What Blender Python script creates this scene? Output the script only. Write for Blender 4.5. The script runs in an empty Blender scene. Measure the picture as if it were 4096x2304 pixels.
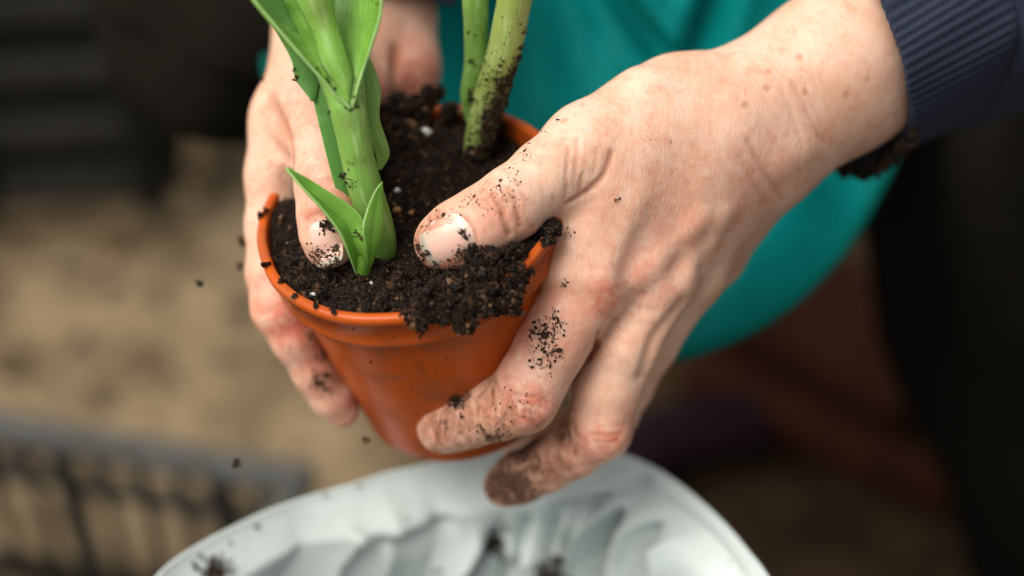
import bpy, math, random
import numpy as np
from mathutils import Vector, Matrix
from mathutils.bvhtree import BVHTree

rng = np.random.default_rng(7)
random.seed(7)
S = bpy.context.scene
COL = S.collection

# ------------------------------------------------------------------ camera
PITCH = math.radians(45)
DIST = 525.0            # mm from the lens to the plane the pot stands in
PXMM = 13.0             # photo pixels per mm in that plane
REF = Vector((0.0, 0.0, 0.45))
VIEW = Vector((0, math.cos(PITCH), -math.sin(PITCH)))
RIGHT = Vector((1, 0, 0))
UP = Vector((0, math.sin(PITCH), math.cos(PITCH)))
cam_d = bpy.data.cameras.new('camera')
cam = bpy.data.objects.new('camera', cam_d)
COL.objects.link(cam)
cam_d.sensor_width = 36.0
cam_d.lens = 36.0 * DIST / (4096 / PXMM)
cam_d.clip_start = 0.01
cam_d.clip_end = 2000
camloc = REF - VIEW * (DIST / 1000)
cam.matrix_world = Matrix(((RIGHT.x, UP.x, -VIEW.x, camloc.x), (RIGHT.y, UP.y, -VIEW.y, camloc.y),
                           (RIGHT.z, UP.z, -VIEW.z, camloc.z), (0, 0, 0, 1)))
cam_d.dof.use_dof = True
cam_d.dof.focus_distance = (DIST - 19) / 1000
cam_d.dof.aperture_fstop = 2.8
S.camera = cam

# ------------------------------------------------------------------ light
SUN_EL, SUN_AZ = math.radians(60), math.radians(-108)   # azimuth clockwise from +Y (away from the camera)
w = bpy.data.worlds.new('World')
S.world = w
w.use_nodes = True
nt = w.node_tree
bg = nt.nodes['Background']
sky = nt.nodes.new('ShaderNodeTexSky')
sky.sky_type = 'NISHITA'
sky.sun_disc = False
sky.sun_elevation = SUN_EL
sky.sun_rotation = SUN_AZ
sky.air_density = 1.0
sky.dust_density = 4.0
sky.ozone_density = 1.0
hs = nt.nodes.new('ShaderNodeHueSaturation')      # thin overcast: the blue of the sky washed out
hs.inputs['Saturation'].default_value = 0.12
nt.links.new(sky.outputs[0], hs.inputs['Color'])
nt.links.new(hs.outputs[0], bg.inputs['Color'])
bg.inputs['Strength'].default_value = 0.06
sd = bpy.data.lights.new('sun', 'SUN')
sd.energy = 1.5
sd.angle = math.radians(48)
sd.color = (1.0, 0.945, 0.87)
sun = bpy.data.objects.new('sun', sd)
COL.objects.link(sun)
sdir = Vector((math.sin(SUN_AZ) * math.cos(SUN_EL), math.cos(SUN_AZ) * math.cos(SUN_EL), math.sin(SUN_EL)))
sun.rotation_euler = sdir.to_track_quat('Z', 'Y').to_euler()
S.view_settings.view_transform = 'Standard'
S.view_settings.look = 'None'
S.view_settings.gamma = 1.0
S.view_settings.exposure = 1.40

# ------------------------------------------------------------------ frames
# "local" frame: millimetres, x right, y up the picture, z towards the camera, origin at REF
R3 = np.array([[RIGHT.x, UP.x, -VIEW.x], [RIGHT.y, UP.y, -VIEW.y], [RIGHT.z, UP.z, -VIEW.z]])
REFN = np.array(REF)


def P(px, py, h=0.0):
    f = (DIST - h) / DIST
    return np.array([(px - 2048) / PXMM * f, -(py - 1152) / PXMM * f, h])


def PP(pts):
    return np.array([P(*p) for p in pts], float)


def world(a):
    a = np.asarray(a, float).reshape(-1, 3)
    return a @ R3.T / 1000 + REFN


def local(a):
    return (np.asarray(a, float).reshape(-1, 3) - REFN) @ R3 * 1000


WUP = R3.T @ np.array([0, 0, 1.0])      # world up in the local frame
WAWAY = R3.T @ np.array([0, 1.0, 0])


def px_ground(px, py, z):
    """world point where the sight line through a photo pixel meets the height z (m)"""
    a = world(P(px, py, 0))[0]
    c = np.array(camloc)
    d = a - c
    return c + d * (z - c[2]) / d[2]


def norm(v):
    v = np.asarray(v, float)
    return v / (np.linalg.norm(v) + 1e-12)


def spline(pts, n):
    """Catmull-Rom through pts (k,d) resampled to n points"""
    p = np.asarray(pts, float)
    k = len(p)
    if k == 2:
        t = np.linspace(0, 1, n)[:, None]
        return p[0] * (1 - t) + p[1] * t
    q = np.vstack([2 * p[0] - p[1], p, 2 * p[-1] - p[-2]])
    t = np.linspace(0, k - 1 - 1e-9, n)
    i = t.astype(int)
    f = (t - i)[:, None]
    a, b, c, d = q[i], q[i + 1], q[i + 2], q[i + 3]
    return 0.5 * (2 * b + (c - a) * f + (2 * a - 5 * b + 4 * c - d) * f ** 2 + (3 * b - a - 3 * c + d) * f ** 3)


def loop_spline(pts, n):
    p = np.asarray(pts, float)
    k = len(p)
    t = np.linspace(0, k, n, endpoint=False)
    i = t.astype(int)
    f = (t - i)[:, None]
    a, b, c, d = p[(i - 1) % k], p[i % k], p[(i + 1) % k], p[(i + 2) % k]
    return 0.5 * (2 * b + (c - a) * f + (2 * a - 5 * b + 4 * c - d) * f ** 2 + (3 * b - a - 3 * c + d) * f ** 3)


# ------------------------------------------------------------------ noise (value noise, numpy)
_perm = rng.random((64, 64, 64)).astype(np.float32)


def vnoise(p, scale):
    q = np.asarray(p, float) / scale + 1000.0
    i = np.floor(q).astype(int)
    f = q - i
    f = f * f * (3 - 2 * f)
    out = 0
    for dx in (0, 1):
        for dy in (0, 1):
            for dz in (0, 1):
                wgt = (f[:, 0] if dx else 1 - f[:, 0]) * (f[:, 1] if dy else 1 - f[:, 1]) * (f[:, 2] if dz else 1 - f[:, 2])
                out = out + wgt * _perm[(i[:, 0] + dx) % 64, (i[:, 1] + dy) % 64, (i[:, 2] + dz) % 64]
    return out * 2 - 1


# ------------------------------------------------------------------ objects
def mesh_obj(name, verts, faces, mat, parent=None, smooth=True, is_local=True, attrs=None):
    v = world(verts) if is_local else np.asarray(verts, float).reshape(-1, 3)
    me = bpy.data.meshes.new(name)
    if isinstance(faces, np.ndarray):
        k = faces.shape[1]
        me.vertices.add(len(v))
        me.vertices.foreach_set('co', v.astype(np.float32).ravel())
        me.loops.add(faces.size)
        me.loops.foreach_set('vertex_index', faces.astype(np.int32).ravel())
        me.polygons.add(len(faces))
        me.polygons.foreach_set('loop_start', np.arange(0, faces.size, k, dtype=np.int32))
        me.polygons.foreach_set('loop_total', np.full(len(faces), k, np.int32))
        me.update(calc_edges=True)
        me.validate()
    else:
        me.from_pydata([tuple(x) for x in v], [], [tuple(f) for f in faces])
        me.update()
    me.polygons.foreach_set('use_smooth', [smooth] * len(me.polygons))
    if attrs:
        for k, a in attrs.items():
            at = me.attributes.new(k, 'FLOAT', 'POINT')
            at.data.foreach_set('value', np.asarray(a, np.float32))
    if mat:
        me.materials.append(mat)
    o = bpy.data.objects.new(name, me)
    COL.objects.link(o)
    if parent:
        o.parent = parent
        o.matrix_parent_inverse = parent.matrix_world.inverted()
    return o


def empty(name, loc):
    o = bpy.data.objects.new(name, None)
    o.empty_display_size = 0.02
    COL.objects.link(o)
    o.matrix_world = Matrix.Translation(Vector(loc))
    return o


def tag(o, label=None, cat=None, group=None, kind=None):
    if label:
        o['label'] = label
    if cat:
        o['category'] = cat
    if group:
        o['group'] = group
    if kind:
        o['kind'] = kind
    return o


def grid_faces(n, m, close_n=False, close_m=False):
    f = []
    for i in range(n if close_n else n - 1):
        for j in range(m if close_m else m - 1):
            i2, j2 = (i + 1) % n, (j + 1) % m
            f.append((i * m + j, i2 * m + j, i2 * m + j2, i * m + j2))
    return np.array(f)


def bvh_of(o):
    me = o.data
    v = np.empty(len(me.vertices) * 3)
    me.vertices.foreach_get('co', v)
    v = v.reshape(-1, 3)
    if o.parent:
        mw = np.array(o.matrix_world)
        pw = np.array(o.parent.matrix_world @ o.matrix_parent_inverse)
        v = v @ pw[:3, :3].T + pw[:3, 3]
    return BVHTree.FromPolygons([Vector(x) for x in v], [tuple(p.vertices) for p in me.polygons])


def hit(px, py, bvhs):
    """first point (local frame) and normal met by the sight line through a photo pixel"""
    a = Vector(world(P(px, py, 0))[0])
    d = (a - camloc).normalized()
    best = None
    for b in bvhs:
        loc, nor, idx, dist = b.ray_cast(camloc, d)
        if loc is not None and (best is None or dist < best[2]):
            best = (loc, nor, dist)
    if best is None:
        return None
    n = best[1]
    if n.dot(d) > 0:
        n = -n
    return local(best[0])[0], np.array(n) @ R3


# ------------------------------------------------------------------ materials
def lin(r, g, b):
    f = lambda c: (c / 255 / 12.92) if c <= 10.3 else ((c / 255 + 0.055) / 1.055) ** 2.4
    return (f(r), f(g), f(b), 1)


class NM:
    """small node-material helper"""
    def __init__(self, name, rough=0.5, spec=0.5):
        self.m = bpy.data.materials.new(name)
        self.m.use_nodes = True
        self.t = self.m.node_tree
        self.b = self.t.nodes['Principled BSDF']
        self.b.inputs['Roughness'].default_value = rough
        self.b.inputs['Specular IOR Level'].default_value = spec
        self.tc = self.t.nodes.new('ShaderNodeNewGeometry').outputs['Position']

    def n(self, kind, **kw):
        x = self.t.nodes.new(kind)
        for k, v in kw.items():
            setattr(x, k, v)
        return x

    def link(self, a, b):
        self.t.links.new(a, b)

    def noise(self, scale, detail=4, rough=0.55, vec=None, dist=0.0):
        x = self.n('ShaderNodeTexNoise')
        x.inputs['Scale'].default_value = scale
        x.inputs['Detail'].default_value = detail
        x.inputs['Roughness'].default_value = rough
        x.inputs['Distortion'].default_value = dist
        self.link(vec or self.tc, x.inputs['Vector'])
        return x.outputs['Fac']

    def voro(self, scale, vec=None, out='Distance', feature='F1'):
        x = self.n('ShaderNodeTexVoronoi', feature=feature)
        x.inputs['Scale'].default_value = scale
        self.link(vec or self.tc, x.inputs['Vector'])
        return x.outputs[out]

    def ramp(self, fac, stops):
        x = self.n('ShaderNodeValToRGB')
        e = x.color_ramp.elements
        while len(e) < len(stops):
            e.new(0.5)
        for el, (p, c) in zip(e, stops):
            el.position = p
            el.color = c if len(c) == 4 else (*c, 1)
        self.link(fac, x.inputs['Fac'])
        return x.outputs['Color']

    def maprange(self, v, a, b, c=0.0, d=1.0, smooth=True):
        x = self.n('ShaderNodeMapRange')
        if smooth:
            x.interpolation_type = 'SMOOTHSTEP'
        x.inputs['From Min'].default_value = a
        x.inputs['From Max'].default_value = b
        x.inputs['To Min'].default_value = c
        x.inputs['To Max'].default_value = d
        self.link(v, x.inputs['Value'])
        return x.outputs['Result']

    def math(self, op, a, b=None):
        x = self.n('ShaderNodeMath', operation=op)
        for i, v in enumerate((a, b)):
            if v is None:
                continue
            if hasattr(v, 'links'):
                self.link(v, x.inputs[i])
            else:
                x.inputs[i].default_value = v
        return x.outputs[0]

    def mix(self, fac, a, b, mode='MIX'):
        x = self.n('ShaderNodeMix', data_type='RGBA', blend_type=mode)
        for s, v in ((x.inputs[0], fac), (x.inputs[6], a), (x.inputs[7], b)):
            if hasattr(v, 'links'):
                self.link(v, s)
            else:
                s.default_value = v if not isinstance(v, tuple) or len(v) == 4 else (*v, 1)
        return x.outputs[2]

    def attr(self, name):
        x = self.n('ShaderNodeAttribute')
        x.attribute_name = name
        return x.outputs['Fac']

    def bump(self, height, strength, dist, prev=None):
        x = self.n('ShaderNodeBump')
        x.inputs['Strength'].default_value = strength
        x.inputs['Distance'].default_value = dist
        self.link(height, x.inputs['Height'])
        if prev is not None:
            self.link(prev, x.inputs['Normal'])
        return x.outputs['Normal']

    def col(self, c):
        if hasattr(c, 'links'):
            self.link(c, self.b.inputs['Base Color'])
        else:
            self.b.inputs['Base Color'].default_value = c if len(c) == 4 else (*c, 1)

    def normal(self, nrm):
        self.link(nrm, self.b.inputs['Normal'])

    def sss(self, wgt, scale, radius=(1.0, 0.35, 0.18)):
        self.b.inputs['Subsurface Weight'].default_value = wgt
        self.b.inputs['Subsurface Radius'].default_value = radius
        self.b.inputs['Subsurface Scale'].default_value = scale


def skin_material():
    m = NM('skin', 0.48, 0.32)
    # coordinates stretched so that skin lines run across the arm, not along it
    mp = m.n('ShaderNodeMapping')
    mp.inputs['Rotation'].default_value = (0.0, math.radians(24), 0.0)
    mp.inputs['Scale'].default_value = (1.0, 0.42, 0.42)
    m.link(m.tc, mp.inputs['Vector'])
    lv = mp.outputs[0]
    big = m.noise(45, 4, 0.62, dist=0.5)
    mid = m.noise(170, 5, 0.68, dist=0.9)
    c = m.mix(m.maprange(big, 0.36, 0.66), (0.66, 0.43, 0.315), (0.605, 0.345, 0.23))
    c = m.mix(m.math('MULTIPLY', m.maprange(mid, 0.49, 0.68), 0.48), c, (0.55, 0.25, 0.155))
    c = m.mix(m.math('MULTIPLY', m.maprange(mid, 0.47, 0.30), 0.5), c, (0.71, 0.50, 0.385))
    ln = m.noise(620, 4, 0.65, vec=lv, dist=0.4)
    c = m.mix(m.math('MULTIPLY', m.maprange(ln, 0.54, 0.70), 0.32), c, (0.47, 0.20, 0.12))
    # freckles
    fr = m.math('MULTIPLY', m.maprange(m.voro(130), 0.24, 0.10), m.maprange(m.noise(60, 2), 0.50, 0.62))
    c = m.mix(m.math('MULTIPLY', fr, 0.55), c, (0.36, 0.155, 0.065))
    red = m.math('MULTIPLY', m.attr('red'), m.maprange(m.noise(190, 5, 0.75), 0.30, 0.60))
    c = m.mix(m.math('MINIMUM', m.math('MULTIPLY', red, 1.3), 1.0), c, (0.55, 0.16, 0.10))
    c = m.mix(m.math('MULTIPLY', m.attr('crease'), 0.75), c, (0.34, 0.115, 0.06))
    da = m.attr('dirt')
    # a smeared earthy film, then dark grains caught in it
    film = m.math('MULTIPLY', m.maprange(m.math('SUBTRACT', m.math('ADD', m.noise(120, 5, 0.7, dist=1.2), da), 0.78), 0.0, 0.42), m.maprange(da, 0.02, 0.30))
    c = m.mix(m.math('MULTIPLY', film, m.maprange(m.noise(380, 5, 0.75, vec=lv, dist=0.8), 0.36, 0.62, 0.30, 0.92)), c, (0.195, 0.078, 0.036))
    grain = m.math('ADD', m.math('MULTIPLY', m.noise(800, 6, 0.78, vec=lv), 0.6), m.math('MULTIPLY', m.noise(260, 5, 0.72, dist=1.0), 0.55))
    dn = m.math('MULTIPLY', m.maprange(m.math('SUBTRACT', grain, m.math('SUBTRACT', 1.0, m.math('MULTIPLY', da, 0.60))), 0.0, 0.13), m.maprange(da, 0.0, 0.15))
    c = m.mix(m.math('MULTIPLY', dn, 0.92), c, (0.05, 0.021, 0.011))
    m.col(c)
    m.sss(0.42, 0.0026)
    cell = m.voro(1050, vec=lv, feature='DISTANCE_TO_EDGE')
    h = m.math('ADD', m.math('MULTIPLY', m.maprange(cell, 0.0, 0.16, 0, 1, False), 0.30), m.math('MULTIPLY', ln, 1.3))
    nb = m.bump(h, 0.30, 0.00045)
    nb = m.bump(m.noise(210, 4, 0.65, vec=lv, dist=0.5), 0.16, 0.0018, nb)
    m.normal(nb)
    m.link(m.maprange(m.math('MAXIMUM', dn, film), 0, 1, 0.46, 0.9), m.b.inputs['Roughness'])
    return m.m


def nail_material():
    m = NM('nail', 0.30, 0.4)
    v = m.attr('along')          # 0 at the cuticle, 1 at the free edge
    c = m.ramp(v, [(0.0, (0.64, 0.42, 0.34)), (0.16, (0.70, 0.49, 0.41)), (0.30, (0.62, 0.38, 0.30)), (0.84, (0.64, 0.39, 0.31)), (0.90, (0.44, 0.38, 0.30)), (1.0, (0.20, 0.16, 0.115))])
    c = m.mix(m.math('MULTIPLY', m.maprange(m.noise(260, 5, 0.7), 0.54, 0.72), 0.35), c, (0.30, 0.17, 0.10))
    e = m.math('ADD', m.attr('rim'), m.math('MULTIPLY', m.noise(420, 4, 0.7), 0.5))
    c = m.mix(m.maprange(e, 0.98, 1.18), c, (0.055, 0.026, 0.014))
    m.col(c)
    m.sss(0.2, 0.0012)
    m.normal(m.bump(m.noise(500, 2), 0.08, 0.0005))
    return m.m


def soil_material():
    m = NM('potting_soil', 0.9, 0.25)
    t = m.attr('tint')
    c = m.ramp(t, [(0.0, (0.008, 0.0045, 0.0027)), (0.55, (0.021, 0.0112, 0.0062)), (0.86, (0.052, 0.026, 0.0125)), (0.96, (0.14, 0.065, 0.026)), (1.0, (0.26, 0.14, 0.065))])
    c = m.mix(m.maprange(m.noise(700, 5, 0.7), 0.35, 0.7), c, m.mix(0.5, c, (0.006, 0.0035, 0.0025)))
    m.col(c)
    m.normal(m.bump(m.noise(1500, 5, 0.8), 0.9, 0.0008))
    return m.m


def pot_material():
    m = NM('orange_plastic', 0.3, 0.2)
    c = m.mix(m.maprange(m.noise(30, 4), 0.35, 0.7), (0.43, 0.077, 0.008), (0.35, 0.059, 0.007))
    dust = m.maprange(m.noise(38, 7, 0.72, dist=1.0), 0.46, 0.70)
    c = m.mix(m.math('MULTIPLY', dust, 0.55), c, (0.17, 0.062, 0.03))
    sm = m.math('MULTIPLY', m.maprange(m.noise(48, 9, 0.78, dist=1.4), 0.56, 0.68), 0.5)
    c = m.mix(sm, c, (0.10, 0.038, 0.018))
    specks = m.math('MULTIPLY', m.maprange(m.voro(330), 0.14, 0.06), m.maprange(m.noise(60, 2), 0.5, 0.6))
    c = m.mix(m.math('MULTIPLY', specks, 0.7), c, (0.05, 0.022, 0.012))
    m.col(c)
    m.sss(0.12, 0.002, (1.0, 0.4, 0.15))
    m.link(m.maprange(dust, 0, 1, 0.28, 0.5), m.b.inputs['Roughness'])
    m.normal(m.bump(m.noise(60, 2), 0.05, 0.004))
    return m.m


def leaf_material(name, ca, cb, dirt=0.0, trans=0.25):
    m = NM(name, 0.38, 0.45)
    u = m.attr('across')
    s = m.attr('along')
    cv = m.n('ShaderNodeCombineXYZ')
    m.link(m.math('MULTIPLY', u, 14.0), cv.inputs[0])
    m.link(m.math('MULTIPLY', s, 1.6), cv.inputs[1])
    m.link(m.attr('seed'), cv.inputs[2])
    st = m.noise(3.0, 4, 0.6, vec=cv.outputs[0])
    c = m.mix(m.maprange(st, 0.3, 0.7), ca, cb)
    c = m.mix(m.math('MULTIPLY', m.maprange(m.noise(120, 3), 0.5, 0.75), 0.4), c, tuple(min(1, x * 1.45 + 0.03) for x in ca))
    if dirt:
        cv2 = m.n('ShaderNodeCombineXYZ')
        m.link(m.math('MULTIPLY', u, 5.0), cv2.inputs[0])
        m.link(m.math('MULTIPLY', s, 4.0), cv2.inputs[1])
        m.link(m.attr('seed'), cv2.inputs[2])
        c = m.mix(m.math('MULTIPLY', m.maprange(m.noise(1.6, 4, 0.6, vec=cv2.outputs[0]), 0.52, 0.66), 0.5), c, (0.40, 0.56, 0.22))
        dm = m.maprange(m.noise(150, 6, 0.72), 0.60, 0.70)
        c = m.mix(m.math('MULTIPLY', dm, dirt), c, (0.075, 0.05, 0.015))
    sp = m.math('MULTIPLY', m.maprange(m.voro(260), 0.13, 0.06), m.maprange(m.noise(90, 2), 0.52, 0.6))
    c = m.mix(m.math('MULTIPLY', sp, 0.7), c, (0.06, 0.035, 0.012))
    ed = m.math('ABSOLUTE', m.math('SUBTRACT', u, 0.5))
    c = m.mix(m.math('MULTIPLY', m.maprange(ed, 0.455, 0.495), 0.55), c, (0.42, 0.58, 0.26))
    c = m.mix(m.attr('spot'), c, (0.12, 0.07, 0.015))
    m.col(c)
    nb = m.bump(m.noise(1400, 2), 0.18, 0.0004)
    nb = m.bump(st, 0.28, 0.0006, nb)
    m.normal(nb)
    m.sss(0.3, 0.0025, (0.5, 1.0, 0.25))
    tr = m.n('ShaderNodeBsdfTranslucent')
    m.link(c, tr.inputs['Color'])
    mx = m.n('ShaderNodeMixShader')
    mx.inputs[0].default_value = trans
    m.link(m.b.outputs[0], mx.inputs[1])
    m.link(tr.outputs[0], mx.inputs[2])
    m.link(mx.outputs[0], m.t.nodes['Material Output'].inputs['Surface'])
    return m.m


def cloth_material(name, ca, cb, scale=120, rough=0.85, bump=0.3, spec=0.05):
    m = NM(name, rough, spec)
    c = m.mix(m.maprange(m.noise(scale, 5, 0.7), 0.3, 0.7), ca, cb)
    m.col(c)
    m.normal(m.bump(m.noise(scale * 6, 3, 0.7), bump, 0.0008))
    return m.m


def knit_material():
    m = NM('navy_knit', 0.95, 0.2)
    m.b.inputs['Sheen Weight'].default_value = 0.06
    u = m.attr('across')
    v = m.attr('along')
    cv = m.n('ShaderNodeCombineXYZ')
    m.link(m.math('MULTIPLY', u, 60.0), cv.inputs[0])
    m.link(m.math('MULTIPLY', v, 28.0), cv.inputs[1])
    fl = m.noise(3.2, 5, 0.75, vec=cv.outputs[0])
    c = m.mix(m.maprange(fl, 0.36, 0.68), (0.006, 0.0095, 0.023), (0.040, 0.057, 0.118))
    c = m.mix(m.math('MULTIPLY', m.maprange(m.noise(2600, 2), 0.5, 0.8), 0.5), c, (0.07, 0.08, 0.12))
    m.col(c)
    m.normal(m.bump(m.noise(1300, 5, 0.85), 1.0, 0.0014))
    return m.m


def sack_material():
    m = NM('white_plastic_film', 0.5, 0.3)
    g = m.maprange(m.noise(22, 6, 0.65), 0.40, 0.72)
    c = m.mix(m.math('MULTIPLY', g, 0.30), (0.48, 0.535, 0.51), (0.35, 0.37, 0.33))
    d = m.math('MULTIPLY', m.maprange(m.noise(140, 5, 0.75), 0.60, 0.72), m.maprange(m.noise(18, 2), 0.48, 0.62))
    c = m.mix(m.math('MULTIPLY', d, 0.55), c, (0.14, 0.09, 0.055))
    m.col(c)
    m.normal(m.bump(m.noise(60, 4, 0.6), 0.18, 0.004))
    return m.m


def ground_material():
    m = NM('sandy_ground', 1.0, 0.0)
    a = m.noise(17, 6, 0.66, dist=0.9)
    b = m.noise(40, 5, 0.65)
    c = m.mix(m.maprange(a, 0.40, 0.62), (0.30, 0.222, 0.132), (0.115, 0.081, 0.046))
    c = m.mix(m.math('MULTIPLY', m.maprange(b, 0.5, 0.75), 0.5), c, (0.10, 0.075, 0.045))
    # person's shade painted into the earth colour on the right-hand side of the sandy patch
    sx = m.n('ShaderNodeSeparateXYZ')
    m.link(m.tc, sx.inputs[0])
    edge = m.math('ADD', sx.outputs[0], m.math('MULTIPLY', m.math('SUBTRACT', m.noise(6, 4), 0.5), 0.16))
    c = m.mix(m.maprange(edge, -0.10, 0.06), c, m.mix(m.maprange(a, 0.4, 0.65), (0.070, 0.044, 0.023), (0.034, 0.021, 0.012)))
    m.col(c)
    m.normal(m.bump(m.noise(90, 6, 0.7), 0.8, 0.01))
    return m.m


SKIN, NAIL, SOIL, POT = skin_material(), nail_material(), soil_material(), pot_material()
LEAF = leaf_material('leaf_green', (0.205, 0.42, 0.052), (0.13, 0.315, 0.033), 0.0, 0.30)
LEAFDARK = leaf_material('leaf_deep_green', (0.12, 0.29, 0.055), (0.075, 0.22, 0.035), 0.0, 0.25)
LEAFPALE = leaf_material('leaf_pale_green', (0.225, 0.43, 0.066), (0.16, 0.35, 0.045), 0.35, 0.2)
STEM = leaf_material('stem_green', (0.15, 0.33, 0.045), (0.22, 0.39, 0.085), 0.55, 0.12)
STALK = leaf_material('stalk_yellow_green', (0.24, 0.31, 0.065), (0.30, 0.37, 0.10), 0.6, 0.10)
SACK = sack_material()
TEAL = cloth_material('teal_cloth', (0.0, 0.136, 0.127), (0.0, 0.104, 0.097), 14, 0.6, 0.12)
HEM = cloth_material('teal_hem', (0.0, 0.105, 0.085), (0.0, 0.09, 0.072), 60, 0.6, 0.12)
BLACK = cloth_material('black_cloth', (0.009, 0.0075, 0.0053), (0.0065, 0.0055, 0.004), 60, 0.95, 0.3)
KNIT = knit_material()
CRATE_B = cloth_material('black_plastic', (0.011, 0.0105, 0.009), (0.016, 0.015, 0.012), 30, 0.5, 0.1)
CRATE_D = cloth_material('dark_grey_plastic', (0.036, 0.034, 0.029), (0.022, 0.021, 0.017), 40, 0.5, 0.1)
CRATE_G = cloth_material('grey_plastic', (0.085, 0.084, 0.078), (0.058, 0.056, 0.05), 40, 0.5, 0.1)
WOOD = cloth_material('red_brown_wood', (0.045, 0.014, 0.0065), (0.024, 0.009, 0.005), 30, 0.8, 0.3)
PURPLE = cloth_material('dull_purple_plastic', (0.018, 0.008, 0.013), (0.011, 0.005, 0.009), 30, 0.6, 0.1)
PERL = cloth_material('white_perlite', (0.72, 0.72, 0.70), (0.55, 0.53, 0.50), 900, 0.8, 0.4)
EARTHY = cloth_material('tan_grit', (0.42, 0.25, 0.12), (0.30, 0.15, 0.07), 900, 0.8, 0.4)


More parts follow.
